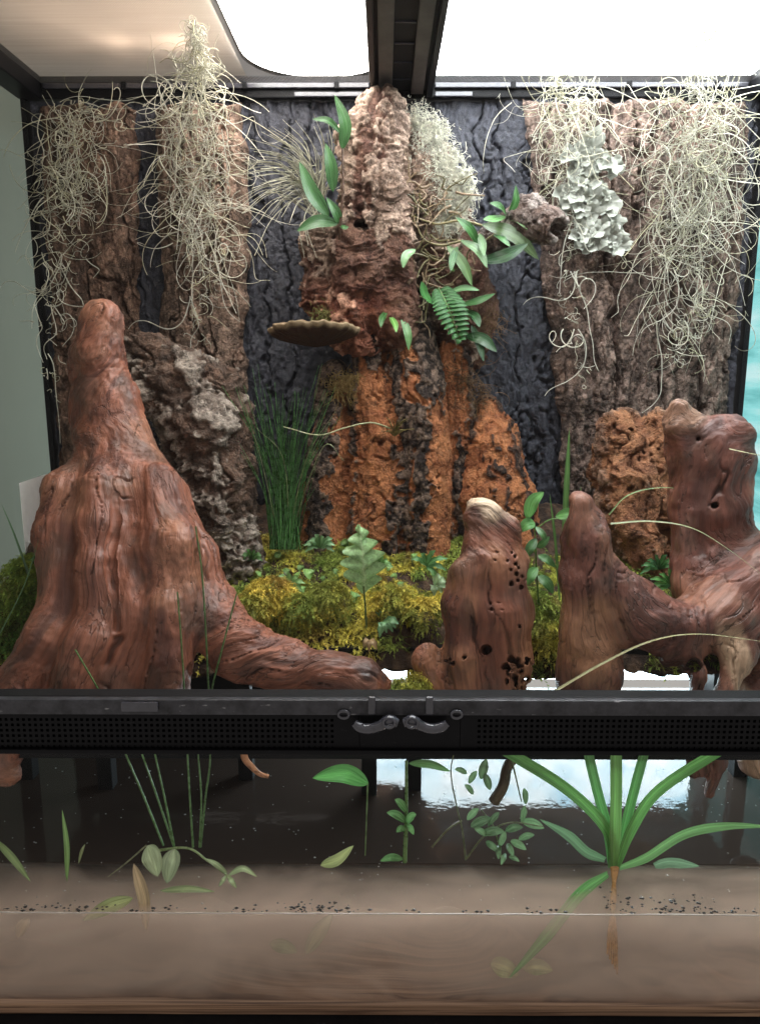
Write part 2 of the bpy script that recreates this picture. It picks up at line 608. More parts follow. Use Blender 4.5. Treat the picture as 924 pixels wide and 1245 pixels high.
def window_mat(name, a, b, c, strength, scale):
    k = NT(name)
    co = k.n('ShaderNodeTexCoord').outputs['Object']
    mp = k.n('ShaderNodeMapping')
    mp.inputs['Scale'].default_value = scale
    k.l(co, mp.inputs['Vector'])
    nz = k.n('ShaderNodeTexNoise', Scale=1.0, Detail=5.0, Roughness=0.6)
    k.l(mp.outputs[0], nz.inputs['Vector'])
    cr = k.n('ShaderNodeValToRGB')
    e = cr.color_ramp.elements
    e[0].position, e[0].color = 0.32, a + (1,)
    e[1].position, e[1].color = 0.72, c + (1,)
    m = e.new(0.5)
    m.color = b + (1,)
    k.l(nz.outputs['Fac'], cr.inputs['Fac'])
    em = k.n('ShaderNodeEmission', Strength=strength)
    k.l(cr.outputs[0], em.inputs['Color'])
    k.l(em.outputs[0], k.out.inputs['Surface'])
    return k.m

wm = window_mat('daylit_window_view', (0.10, 0.42, 0.42), (0.33, 0.80, 0.80), (0.85, 1.0, 1.0), 0.95, (2.0, 2.0, 14.0))
single('bright_pane', *box(0.70, 0.71, 0.10, 1.15, 0.0, 1.15), wm, 'bright turquoise daylit window seen through the side pane beside the bark', 'window', smooth=False)
wb = window_mat('low_strip_glow', (0.35, 0.62, 0.78), (0.75, 0.92, 1.0), (1.0, 1.0, 1.0), 20.0, (14.0, 14.0, 26.0))  # glowing strip added behind the back pane for the pool to mirror
single('bright_pane', *box(-0.035, 0.44, 0.475, 0.48, 0.128, 0.313), wb, 'low glowing pale blue strip added behind the water for the glare in the pool', 'window', smooth=False)

# ------------------------------------------------------------------ lamps above the screen
def lamp(name, label, outline, z, strength, col):
    n = len(outline)
    t = Thing(name, label, 'lamp', (outline[0][0], outline[0][1], z), 'lamps above the screen top')
    v = [(x, y, z) for x, y in outline]
    t.part('diffuser', v, [tuple(range(n))[::-1]], mat_emit('lamp_diffuser', col, strength), smooth=False)
    cx = sum(p[0] for p in outline) / n
    cy = sum(p[1] for p in outline) / n
    ring = [(cx + (x - cx) * 1.03, cy + (y - cy) * 1.03, z + dz) for dz in (-0.002, 0.03) for x, y in outline]
    f = [(i, (i + 1) % n, n + (i + 1) % n, n + i) for i in range(n)] + [tuple(range(n, 2 * n))]
    t.part('housing', ring, f, MAT['plastic'], smooth=False)

def rrect(x0, x1, y0, y1, r, seg=8):
    out = []
    for cx, cy, a0 in ((x1 - r, y1 - r, 0), (x0 + r, y1 - r, 90), (x0 + r, y0 + r, 180), (x1 - r, y0 + r, 270)):
        for i in range(seg + 1):
            a = math.radians(a0 + 90 * i / seg)
            out.append((cx + r * math.cos(a), cy + r * math.sin(a)))
    return out

lamp('terrarium_lamp', 'white glowing lamp over the left half of the screen top', rrect(-0.185, 0.0, 0.02, 0.53, 0.09), 0.945, LAMP_POWER, (1.0, 0.95, 0.90))
lamp('terrarium_lamp', 'white glowing lamp over the right half of the screen top, cooler', rrect(0.03, 0.50, 0.02, 0.53, 0.03), 0.945, LAMP_POWER, (0.95, 0.98, 1.0))
k = NT('frosted_board')  # board added above the screen to diffuse the warm glow
co = k.n('ShaderNodeTexCoord').outputs['Object']
mp = k.n('ShaderNodeMapping'); mp.inputs['Scale'].default_value = (6.0, 190.0, 1.0)
k.l(co, mp.inputs['Vector'])
nz = k.n('ShaderNodeTexNoise', Scale=1.0, Detail=5.0, Roughness=0.6)
k.l(mp.outputs[0], nz.inputs['Vector'])
cr = k.n('ShaderNodeValToRGB')  # streaked tone paints in the reflections on the screen wires
cr.color_ramp.elements[0].position, cr.color_ramp.elements[0].color = 0.3, (0.62, 0.57, 0.52, 1)
cr.color_ramp.elements[1].position, cr.color_ramp.elements[1].color = 0.7, (0.82, 0.79, 0.75, 1)
k.l(nz.outputs['Fac'], cr.inputs['Fac'])
di = k.n('ShaderNodeBsdfDiffuse'); tl = k.n('ShaderNodeBsdfTranslucent')
k.l(cr.outputs[0], di.inputs['Color']); k.l(cr.outputs[0], tl.inputs['Color'])
ms = k.n('ShaderNodeMixShader', Fac=0.5)
k.l(di.outputs[0], ms.inputs[1]); k.l(tl.outputs[0], ms.inputs[2])
k.l(ms.outputs[0], k.out.inputs['Surface'])
single('glow_board', [(-0.50, 0.0, 0.94), (-0.19, 0.0, 0.94), (-0.19, 0.62, 0.94), (-0.50, 0.62, 0.94)], [(0, 3, 2, 1)], k.m, 'frosted pale board added above the screen top to spread a warm glow', 'board', smooth=False)
bt = Thing('board_glow_bulb', 'warm bulbs added unseen above the frosted board to make it glow', 'lamp', (-0.30, 0.42, 0.99))  # added out of sight to light the board, larger pair for brightness
for bx_, by_, pw, bz, r in ((-0.318, 0.40, 30.0, 0.966, 0.010), (-0.250, 0.405, 50.0, 0.966, 0.010), (-0.36, 0.33, 40.0, 1.03, 0.020), (-0.24, 0.33, 60.0, 1.03, 0.020)):
    ph, th = np.meshgrid(np.linspace(0, math.pi, 9), np.linspace(0, 2 * math.pi, 13), indexing='ij')
    vv = np.stack([bx_ + r * np.sin(ph) * np.cos(th), by_ + r * np.sin(ph) * np.sin(th), bz + r * np.cos(ph)], -1).reshape(-1, 3)
    bu = bt.part('bulb', vv, grid_faces(9, 13), mat_emit('warm_bulb_glow', (1.0, 0.74, 0.56), pw))
    bt.part('socket', *box(bx_ - .006, bx_ + .006, by_ - .006, by_ + .006, bz + r - .0005, bz + r + .016), MAT['plastic'], smooth=False, parent=bu)

# ------------------------------------------------------------------ tank
T = Thing('terrarium', 'large glass terrarium with black frame, screen top and perforated vent bar', 'terrarium', (0, 0.22, 0))
def tbox(name, x0, x1, y0, y1, z0, z1, mat, bev=0.0015, **k):
    v, f = box(x0, x1, y0, y1, z0, z1, bev)
    return T.part(name, v, f, mat, smooth=False, **k)
tbox('bottom_frame', -0.455, 0.455, -0.012, 0.46, -0.03, 0.0225, MAT['plastic_dull'])
tbox('glass_pane', -0.449, 0.449, -0.004, 0.0, 0.0235, 0.2705, MAT['glass'], 0)
tbox('glass_pane', -0.449, 0.449, 0.4645, 0.4685, 0.0235, 0.895, MAT['glass'], 0)
tbox('glass_pane', -0.4535, -0.4495, -0.003, 0.46, 0.0235, 0.895, MAT['glass'], 0)
tbox('glass_pane', 0.4495, 0.4535, -0.003, 0.46, 0.0235, 0.895, MAT['glass'], 0)
tbox('glass_door', -0.447, 0.0060, -0.0045, -0.0005, 0.319, 0.885, MAT['glass'], 0)
tbox('glass_door', 0.0085, 0.447, -0.0045, -0.0005, 0.319, 0.885, MAT['glass'], 0)
# top frame
tbox('top_rail', -0.4495, 0.4495, 0.432, 0.468, 0.889, 0.914, MAT['plastic'])
tbox('top_rail', -0.452, -0.424, -0.01, 0.4315, 0.888, 0.914, MAT['plastic'])
tbox('top_rail', 0.424, 0.452, -0.01, 0.4315, 0.888, 0.914, MAT['plastic'])
tbox('top_rail', -0.4235, 0.4235, -0.012, 0.018, 0.888, 0.914, MAT['plastic'])
for sx in (-1, 1):      # thin grey bead and latch nibs of each screen frame
    x0, x1 = (-0.42, -0.03) if sx < 0 else (0.048, 0.42)
    tbox('screen_bead', x0, x1, 0.4265, 0.4315, 0.8985, 0.9045, MAT['smoky'], 0.001)
    tbox('screen_bead', x0 + (0.30 if sx < 0 else 0.0), (x1 if sx < 0 else x0 + 0.045), 0.4270, 0.4318, 0.8890, 0.8945, MAT['smoky'], 0.001)
    for q in (0.25, 0.62, 0.9):
        xx = x0 + (x1 - x0) * q
        tbox('screen_nib', xx - .003, xx + .003, 0.4235, 0.4262, 0.897, 0.905, MAT['plastic_dull'], 0.0008)
# middle bar with channel
mb = tbox('middle_bar', -0.028, 0.044, 0.0185, 0.4315, 0.897, 0.916, MAT['plastic_dull'])
tbox('bar_strip', -0.0185, -0.003, 0.019, 0.431, 0.8925, 0.8968, MAT['bar_grey'], 0.001, parent=mb)
tbox('bar_strip', 0.0195, 0.034, 0.019, 0.431, 0.8925, 0.8968, MAT['bar_grey'], 0.001, parent=mb)
tbox('bar_edge', -0.029, -0.0225, 0.019, 0.431, 0.889, 0.8965, MAT['plastic'], 0.001, parent=mb)
tbox('bar_edge', 0.0385, 0.045, 0.019, 0.431, 0.889, 0.8965, MAT['plastic'], 0.001, parent=mb)
for i in range(8):
    y = 0.04 + i * 0.05
    tbox('bar_rib', -0.002, 0.0185, y, y + 0.0012, 0.8950, 0.8967, MAT['smoky'], 0, parent=mb)

# woven screen
k = NT('woven_screen')
co = k.n('ShaderNodeTexCoord').outputs['Object']
sep = k.n('ShaderNodeSeparateXYZ')
k.l(co, sep.inputs[0])
msk = []
for axn in ('X', 'Y'):
    mu = k.n('ShaderNodeMath', operation='MULTIPLY'); mu.inputs[1].default_value = 1 / 0.0016
    fr = k.n('ShaderNodeMath', operation='FRACT')
    lt = k.n('ShaderNodeMath', operation='LESS_THAN'); lt.inputs[1].default_value = 0.34
    k.l(sep.outputs[axn], mu.inputs[0]); k.l(mu.outputs[0], fr.inputs[0]); k.l(fr.outputs[0], lt.inputs[0])
    msk.append(lt)
mm = k.n('ShaderNodeMath', operation='MAXIMUM')
k.l(msk[0].outputs[0], mm.inputs[0]); k.l(msk[1].outputs[0], mm.inputs[1])
tr = k.n('ShaderNodeBsdfTransparent')
pb = k.n('ShaderNodeBsdfPrincipled', Roughness=0.42, Metallic=0.35)
pb.inputs['Base Color'].default_value = (0.55, 0.53, 0.50, 1)
ms = k.n('ShaderNodeMixShader')
k.l(mm.outputs[0], ms.inputs[0]); k.l(tr.outputs[0], ms.inputs[1]); k.l(pb.outputs[0], ms.inputs[2])
k.l(ms.outputs[0], k.out.inputs['Surface'])
for x0, x1 in ((-0.4235, -0.0285), (0.0445, 0.4235)):
    T.part('screen_mesh', [(x0, 0.018, 0.906), (x1, 0.018, 0.906), (x1, 0.4315, 0.906), (x0, 0.4315, 0.906)], [(0, 3, 2, 1)], k.m, smooth=False)
# black silicone corners and pane edges
for sx in (-1, 1):
    tbox('corner_seal', sx * 0.4455 - .0033, sx * 0.4455 + .0033, 0.428, 0.464, 0.0235, 0.8878, MAT['plastic_dull'], 0)
stk = tbox('paper_label', -0.4494, -0.4490, 0.34, 0.42, 0.345, 0.435, MAT['sticker'], 0, label='white paper label stuck on the left pane')

# vent bar: ledge, face with square holes, latches
vb = tbox('vent_bar', -0.452, 0.452, 0.001, 0.016, 0.2715, 0.317, MAT['plastic_dull'])
tbox('vent_ledge', -0.452, 0.452, -0.0065, 0.0005, 0.3045, 0.3175, MAT['plastic_ledge'], 0.002, parent=vb)
def holed_plate(x0, x1, z0, z1, yf, hx0, hx1, pitch=0.0046, hole=0.0023, rows=6):
    xs = [x0]
    n = int((hx1 - hx0) / pitch)
    for i in range(n):
        xs += [hx0 + i * pitch, hx0 + i * pitch + hole]
    xs.append(x1)
    zc = (z0 + z1) / 2
    zs = [z0]
    for j in range(rows):
        a = zc + (j - rows / 2) * pitch + (pitch - hole) / 2
        zs += [a, a + hole]
    zs.append(z1)
    nx, nz = len(xs), len(zs)
    V = [(x, y, z) for y in (yf, yf + 0.002) for x in xs for z in zs]
    Fc = []
    off = nx * nz
    I = lambda i, j: i * nz + j
    for i in range(nx - 1):
        for j in range(nz - 1):
            a, b, c, d = I(i, j), I(i + 1, j), I(i + 1, j + 1), I(i, j + 1)
            if i % 2 == 1 and j % 2 == 1:
                for p, q in ((a, b), (b, c), (c, d), (d, a)):
                    Fc.append((q, p, p + off, q + off))
            else:
                Fc.append((a, b, c, d))
    return V, Fc
V_, F_ = holed_plate(-0.452, -0.0315, 0.2715, 0.3045, -0.004, -0.445, -0.048)
T.part('vent_plate', V_, F_, MAT['plastic'], smooth=False, parent=vb)
V_, F_ = holed_plate(0.0485, 0.452, 0.2715, 0.3045, -0.004, 0.062, 0.445)
T.part('vent_plate', V_, F_, MAT['plastic'], smooth=False, parent=vb)
tbox('latch_plate', -0.0312, 0.0482, -0.0042, 0.0005, 0.2715, 0.3044, MAT['plastic'], 0.0008, parent=vb)
tbox('bar_lip', -0.452, 0.452, -0.0075, -0.0042, 0.2715, 0.2755, MAT['plastic'], 0.001, parent=vb)
for cx in (452, 522):   # upright tabs on the ledge
    p = W(cx, 857, -0.008)
    tbox('ledge_tab', p[0] - .003, p[0] + .003, -0.0095, -0.0067, 0.3065, 0.3215, MAT['smoky'], 0.0012, parent=vb)
for cx in (418, 555):   # round tabs under the ledge
    p = W(cx, 869, -0.008)
    a = np.linspace(0, 2 * math.pi, 25)[:-1]
    R_ = np.array([[p[0] + 0.0042 * math.cos(t), -0.0078, p[2] + 0.0030 * math.sin(t)] for t in a])
    V_, F_ = tubes(np.vstack([R_, R_[:1]])[None], np.full((1, 25), 0.0013), 6)
    T.part('ring_tab', V_, F_, MAT['smoky'], parent=vb)
p = W(170, 856, -0.008)
tbox('clear_clip', p[0] - .0145, p[0] + .0145, -0.0092, -0.0067, 0.3085, 0.3165, MAT['smoky'], 0.0012, parent=vb)
for s in (-1, 1):       # horn shaped door latches
    pts = [W(487 + s * q, y, -0.012) for q, y in ((4, 879), (14, 876), (24, 882), (38, 886), (50, 884), (57, 879))]
    P_ = spline(pts, 22)
    rr = np.interp(np.linspace(0, 1, 22), [0, .2, .45, .8, 1], [.0036, .0046, .0040, .0040, .0028])
    V_, F_ = tubes(P_[None], rr[None], 10)
    V_[:, 2] = P_[:, 2].repeat(10) + (V_[:, 2] - P_[:, 2].repeat(10)) * 1.05
    la = T.part('latch', V_, F_, MAT['smoky'], parent=vb)
    c = W(487 + s * 14, 879, -0.0185)
    R_ = np.array([[c[0] + 0.0045 * math.cos(t), c[1], c[2] + 0.0042 * math.sin(t)] for t in np.linspace(0, 2 * math.pi, 21)])
    V_, F_ = tubes(R_[None], np.full((1, 21), 0.0011), 6)
    T.part('latch_ring', V_, F_, MAT['smoky'], parent=vb)

# ------------------------------------------------------------------ water
def water_surface_mat(name, deep=None):
    k = NT(name)
    g = k.n('ShaderNodeBsdfGlossy', Roughness=0.015)
    fr = two_sided_fresnel(k, 1.33)
    co = k.n('ShaderNodeTexCoord').outputs['Object']
    nz = k.n('ShaderNodeTexNoise', Scale=55.0, Detail=3.0, Roughness=0.6)
    k.l(co, nz.inputs['Vector'])
    bp = k.n('ShaderNodeBump', Strength=0.06, Distance=0.004)
    k.l(nz.outputs['Fac'], bp.inputs['Height'])
    k.l(bp.outputs[0], g.inputs['Normal'])
    if deep is None:
        t = k.n('ShaderNodeBsdfTransparent')
    else:
        t = k.n('ShaderNodeBsdfDiffuse', Color=deep + (1,))
    ms = k.n('ShaderNodeMixShader')
    k.l(fr.outputs[0], ms.inputs[0])
    k.l(t.outputs[0], ms.inputs[1])
    k.l(g.outputs[0], ms.inputs[2])
    k.l(ms.outputs[0], k.out.inputs['Surface'])
    return k
kf = water_surface_mat('murky_brown_water')
vol = kf.n('ShaderNodeVolumePrincipled', Density=42.0, Anisotropy=-0.3)
vol.inputs['Color'].default_value = (0.965, 0.755, 0.61, 1)
vc = kf.n('ShaderNodeTexCoord').outputs['Object']
vm = kf.n('ShaderNodeMapping'); vm.inputs['Scale'].default_value = (9.0, 14.0, 26.0)
kf.l(vc, vm.inputs['Vector'])
vn = kf.n('ShaderNodeTexNoise', Scale=1.0, Detail=3.0, Roughness=0.55, Distortion=0.8)
kf.l(vm.outputs[0], vn.inputs['Vector'])
vr = kf.n('ShaderNodeMapRange')
for nm, vl in (('From Min', 0.36), ('From Max', 0.66), ('To Min', 9.0), ('To Max', 62.0)):
    vr.inputs[nm].default_value = vl
kf.l(vn.outputs['Fac'], vr.inputs['Value'])
kf.l(vr.outputs[0], vol.inputs['Density'])
kf.l(vol.outputs[0], kf.out.inputs['Volume'])
single('water', *box(-0.447, 0.447, 0.0005, 0.067, 0.0238, ZW), kf.m, kind='structure', smooth=False)
kd = water_surface_mat('shaded_still_water', (0.052, 0.036, 0.029))  # shade over the rear water painted in as a dark colour
single('water', *box(-0.447, 0.447, 0.0695, 0.462, 0.03, ZW - 0.0012), kd.m, kind='structure', smooth=False)

# sand with wavy strata, seen edge-on through the front pane
xs = np.linspace(-0.447, 0.447, 240)
ys = np.linspace(0.0006, 0.0675, 16)
X, Y = np.meshgrid(xs, ys, indexing='ij')
Zs = 0.038 + 0.004 * fbm(np.stack([X * 9, Y * 14, X * 0], -1), 3, 5) + np.clip(Y - 0.004, 0, 1) * (0.55 + 0.75 * fbm(np.stack([X * 6, Y * 10, X * 0 + 4], -1), 3, 6))
V_ = np.stack([X, Y, Zs], -1).reshape(-1, 3)
F_ = grid_faces(240, 16)[:, ::-1]
Vf = np.stack([np.repeat(xs, 10), np.full(2400, 0.0006), (0.0236 + (Zs[:, 0][:, None] - 0.0236) * np.linspace(0, 1, 10)).ravel()], -1)
Ff = grid_faces(240, 10)[:, ::-1] + len(V_)
k = NT('sand_strata')
co = k.n('ShaderNodeTexCoord').outputs['Object']
mp = k.n('ShaderNodeMapping'); mp.inputs['Scale'].default_value = (5.0, 5.0, 330.0)
k.l(co, mp.inputs['Vector'])
n1 = k.n('ShaderNodeTexNoise', Scale=1.0, Detail=4.0, Roughness=0.55, Distortion=1.2)
k.l(mp.outputs[0], n1.inputs['Vector'])
cr = k.n('ShaderNodeValToRGB')
cr.color_ramp.elements[0].position, cr.color_ramp.elements[0].color = 0.36, (0.10, 0.045, 0.022, 1)
cr.color_ramp.elements[1].position, cr.color_ramp.elements[1].color = 0.66, (0.42, 0.25, 0.15, 1)
k.l(n1.outputs['Fac'], cr.inputs['Fac'])
pb = k.n('ShaderNodeBsdfPrincipled', Roughness=0.7)
k.l(cr.outputs[0], pb.inputs['Base Color'])
k.l(pb.outputs[0], k.out.inputs['Surface'])
single('sand', np.vstack([V_, Vf]), np.vstack([F_, Ff]), k.m, kind='structure')
# sheet added to draw the pool's shade edge, and the dark support of the land part
single('shade_edge_sheet', *box(-0.447, 0.447, 0.0675, 0.0692, 0.0238, 0.1185), MAT['plastic_dull'], 'black sheet added under the water where the shaded pool begins', 'divider', smooth=False)

# ================================================================== BACK WALL
def terrace(t):
    i = np.floor(t)
    return i + sstep(0.30, 0.62, t - i)

def bark_height(x, z, seed, fx=1.0, fz=1.0):
    o = seed * 3.7
    w1 = fbm(np.stack([x * 45 + o, z * 26, x * 0], -1), 4, seed)
    w2 = fbm(np.stack([x * 45, z * 26 + o, x * 0 + 5], -1), 3, seed + 3)
    X_, Z_ = x * fx, z * fz
    n1 = np.abs(vnoise(np.stack([X_ * 40 + 0.45 * w1 + o, Z_ * 5.5 + 0.40 * w2, x * 0], -1), seed + 30))
    n2 = np.abs(vnoise(np.stack([X_ * 75 + 0.7 * w1, Z_ * 15 + 0.6 * w2 + o, x * 0 + 3], -1), seed + 33))
    n3 = np.abs(vnoise(np.stack([X_ * 34 + 0.5 * w2, Z_ * 60 + 0.9 * w1, x * 0 + o], -1), seed + 36))
    c1, c2, c3 = sstep(0.0, 0.15, n1), sstep(0.0, 0.13, n2), sstep(0.0, 0.09, n3)
    rid = fbm(np.stack([x * 42 + o, z * 6, x * 0 + 2], -1), 3, seed + 7)
    fine = fbm(np.stack([x * 280, z * 150, x * 0 + o], -1), 4, seed + 11)
    tf = fbm(np.stack([X_ * 130 + 0.5 * w2, Z_ * 60, x * 0 + o], -1), 3, seed + 15)
    ter = terrace(tf * 3.0) / 3.0
    h = 0.62 * c1 + 0.22 * c2 * (0.3 + 0.7 * c1) + 0.10 * c3 + 0.17 * ter + 0.10 * rid + 0.10 * fine - 0.25
    crack = np.minimum(c1, 0.25 + 0.75 * c2)
    idv = np.clip(0.5 + 0.55 * ter + 0.35 * rid, 0, 1)
    return h, crack, idv, fine, rid

def edge_at(edges, py):
    e = np.array(edges, float)
    return np.interp(py, e[:, 0], e[:, 1]), np.interp(py, e[:, 0], e[:, 2])

def bark_slab(label, edges, Y, bulge, amp, seed, cols, step=0.00095):
    y0, y1 = edges[0][0], edges[-1][0]
    zt, zb = W(500, y0, Y)[2], W(500, y1, Y)[2]
    nv = int((zt - zb) / step)
    xa = np.array([W(edge_at(edges, p)[0], p, Y)[0] for p in np.linspace(y0, y1, 40)])
    xb = np.array([W(edge_at(edges, p)[1], p, Y)[0] for p in np.linspace(y0, y1, 40)])
    nu = int((xb - xa).max() / step)
    zz = np.linspace(zb, zt, nv)
    zk = np.array([W(500, p, Y)[2] for p in np.linspace(y0, y1, 40)])
    xl = np.interp(zz, zk[::-1], xa[::-1]) + 0.005 * fbm(np.stack([zz * 40, zz * 0, zz * 0 + seed], -1), 4, seed)
    xr = np.interp(zz, zk[::-1], xb[::-1]) + 0.005 * fbm(np.stack([zz * 40, zz * 0 + 9, zz * 0 + seed], -1), 4, seed + 1)
    u = np.linspace(0, 1, nu)
    X = xl[None, :] + (xr - xl)[None, :] * u[:, None]
    Z = np.repeat(zz[None, :], nu, 0)
    # ragged top and bottom
    vv = np.linspace(0, 1, nv)[None, :]
    rag = 0.006 * fbm(np.stack([X * 45, X * 0, X * 0 + seed], -1), 3, seed + 2)
    Z = Z + rag * (2 * vv - 1) ** 9
    h, crack, idv, fine, rid = bark_height(X, Z, seed)
    prof = np.clip(1 - np.abs(2 * u[:, None] - 1) ** 3.2, 0, 1) ** 0.5
    endp = np.clip(np.minimum(vv, 1 - vv) / 0.012, 0, 1) ** 0.5
    Yg = Y + 0.012 - (bulge * prof + amp * h * (0.35 + 0.65 * prof)) * (0.25 + 0.75 * endp)
    V = np.stack([X, Yg, Z], -1).reshape(-1, 3)
    c = mixc(cols[0], cols[1], np.clip(idv * 0.9 + 0.25 * fine + 0.1, 0, 1))
    c = c * (1 + 0.25 * np.clip(rid, -1, 1))[..., None]
    big = sstep(0.1, 0.7, fbm(np.stack([X * 14, Z * 7, X * 0 + seed], -1), 3, seed + 21))
    c = c * (1 - 0.5 * big[..., None]) + np.asarray(cols[2]) * 0.5 * big[..., None]
    inner = (1 - crack) * 0.65
    c = c * (1 - inner[..., None]) + np.asarray(cols[3]) * inner[..., None]
    fl = fbm(np.stack([X * 150, Z * 75, X * 0 + seed], -1), 3, seed + 24)
    sp = sstep(0.12, 0.30, fl)
    c = c * (1 + 0.45 * sp - 0.30 * sstep(-0.1, -0.35, fl))[..., None]
    # side skirts close the slab towards the wall
    single('bark_slab', V, grid_faces(nu, nv), MAT['bark'], label, 'bark slab', 'bark slabs on the back wall', col=c.reshape(-1, 3))

# black background sheet moulded like bark
st = 0.0014
xs = np.arange(-0.4415, 0.4416, st)
zs = np.arange(0.316, 0.8888, st)
X, Z = np.meshgrid(xs, zs, indexing='ij')
h, crack, idv, fine, rid = bark_height(X, Z, 40, 0.85, 0.6)
wide = fbm(np.stack([X * 26, Z * 3.5, X * 0], -1), 2, 44)
Yg = 0.452 - 0.013 * (0.85 * h + 0.30 * wide + 0.35)
c = mixc((0.024, 0.025, 0.034), (0.046, 0.048, 0.064), np.clip(0.5 + 0.6 * fine, 0, 1))
single('background_panel', np.stack([X, Yg, Z], -1).reshape(-1, 3), grid_faces(len(xs), len(zs)), MAT['black_bark'],
       'blue-black background panel moulded like bark behind the brown slabs', 'panel', col=c.reshape(-1, 3))
single('back_plate', *box(-0.4415, -0.036, 0.448, 0.4525, 0.05, 0.3145), MAT['plastic_dull'], 'plain black plate low on the back pane behind the pool', 'panel', smooth=False)

BROWN = [(0.115, 0.066, 0.046), (0.24, 0.155, 0.115), (0.20, 0.115, 0.075), (0.085, 0.040, 0.026)]
WARM = [(0.18, 0.118, 0.086), (0.33, 0.225, 0.17), (0.28, 0.18, 0.125), (0.12, 0.062, 0.040)]
GREYB = [(0.12, 0.082, 0.066), (0.26, 0.185, 0.15), (0.21, 0.13, 0.092), (0.085, 0.047, 0.035)]
bark_slab('dark brown bark slab beside the grey-green left pane', [(128, 48, 165), (300, 54, 167), (450, 64, 170), (560, 72, 168), (640, 76, 165)], 0.425, 0.016, 0.013, 1, BROWN)
bark_slab('narrow tan bark slab standing between two black strips', [(124, 186, 293), (200, 192, 300), (300, 195, 302), (420, 195, 298), (500, 196, 296), (580, 200, 292)], 0.42, 0.020, 0.011, 2, WARM)
bark_slab('wide deeply fissured bark slab with lichen, beside the turquoise window', [(122, 640, 908), (200, 648, 909), (300, 656, 904), (400, 668, 896), (500, 680, 888), (600, 686, 882), (680, 690, 878)], 0.425, 0.016, 0.014, 3, GREYB)

# ================================================================== SHELF AND LEGS
SH = Thing('land_shelf', 'black shelf on posts carrying the moss above the water', 'shelf', (0, 0.3, ZW))
v, f = box(-0.446, 0.446, 0.069, 0.186, 0.226, 0.234)
SH.part('front_ledge', v, f, MAT['plastic_dull'], smooth=False)
v, f = box(-0.446, 0.446, 0.265, 0.438, 0.316, 0.323)
SH.part('rear_board', v, f, MAT['plastic_dull'], smooth=False)
v, f = box(-0.446, 0.446, 0.17, 0.264, 0.284, 0.292)
SH.part('shelf_board', v, f, MAT['plastic_dull'], smooth=False)
for px, Y in ((449, 0.19), (503, 0.2), (897, 0.23), (300, 0.22), (130, 0.2), (35, 0.22)):
    p = W(px, 930, Y)
    v, f = box(p[0] - .008, p[0] + .008, Y - .008, Y + .008, ZW - 0.02, 0.2838, 0.0012)
    SH.part('post', v, f, MAT['plastic_dull'], smooth=False)

# ================================================================== WOOD AND CORK
def wood(name, label, category, segs, k, vox, colour, disp, cuts=(), mat='wood', group=None, warp=None, cutk=0.003):
    V, Fq, N, G, D = body(segs, k, vox, cuts, warp, cutk=cutk)
    d, extra = disp(V, G, N)
    V2 = V + N * d[:, None]
    c = colour(V2, G, N, d, extra)
    return single(name, V2, Fq, MAT[mat], label, category, group, col=np.clip(c, 0.003, 0.9), gc=G)

def drift_disp(deep=0.0045, f=48.0, seed=3):
    def fn(V, G, N):
        q = G * f + 0.35 * fbm(V * 24, 2, seed)[:, None]
        furrow = fbm(q, 3, seed) 
        big = fbm(V * 15, 2, seed + 4)
        fine = fbm(G * 420, 3, seed + 6)
        line = 1 - sstep(0.0, 0.07, np.abs(vnoise(q * 1.3 + 3.1, seed + 9)))
        line = line * sstep(-0.1, 0.3, fbm(V * 22, 2, seed + 10))
        wr = 1 - sstep(0.0, 0.25, np.abs(vnoise(V * np.array([30, 30, 95], np.float32) + 0.8 * fbm(V * 40, 2, seed)[:, None], seed + 14)))
        wr = wr * sstep(0.25, 0.55, fbm(V * 16, 2, seed + 16))
        return deep * (0.65 * furrow + 0.55 * big - 1.15 * line - 0.20 * wr + 0.24 * fbm(V * 75, 3, seed + 17)) + 0.0005 * fine - deep * 0.1, (furrow, line, fine)
    return fn

def line_c(x):
    return sstep(0.35, 0.9, x)

def drift_col(base=(0.240, 0.085, 0.048), dark=(0.130, 0.044, 0.027), light=(0.33, 0.145, 0.082), seed=3, stain=0.6):
    def fn(V, G, N, d, ex):
        furrow, crack, fine = ex
        a = fbm(G * 60, 4, seed + 20)
        b = fbm(V * 20, 3, seed + 22)
        c = mixc(base, dark, sstep(-0.1, 0.7, a))
        c = c * (1 - (sstep(0.15, 0.75, b) * 0.7)[:, None]) + np.asarray(light) * (sstep(0.15, 0.75, b) * 0.7)[:, None]
        s = sstep(0.30, 0.75, fbm(G * 38 + 9, 4, seed + 25) + 0.35 * fbm(V * 70, 3, seed + 26)) * stain
        gr = sstep(0.25, 0.8, fbm(V * 28 + 5, 4, seed + 28)) * 0.45
        c = c * (1 - gr[:, None]) + np.asarray((0.20, 0.115, 0.085)) * gr[:, None]
        c = c * (1 - s[:, None]) + np.asarray((0.050, 0.024, 0.018)) * s[:, None]
        dp = sstep(0.3, 0.8, fbm(V * np.array([34, 34, 20], np.float32) + 11, 4, seed + 31)) * 0.5
        c = c * (1 - dp[:, None]) + np.asarray((0.085, 0.050, 0.034)) * dp[:, None]
        c = c * (1 - 0.6 * line_c(crack))[:, None]
        return c * (1 + 0.14 * fine)[:, None]
    return fn

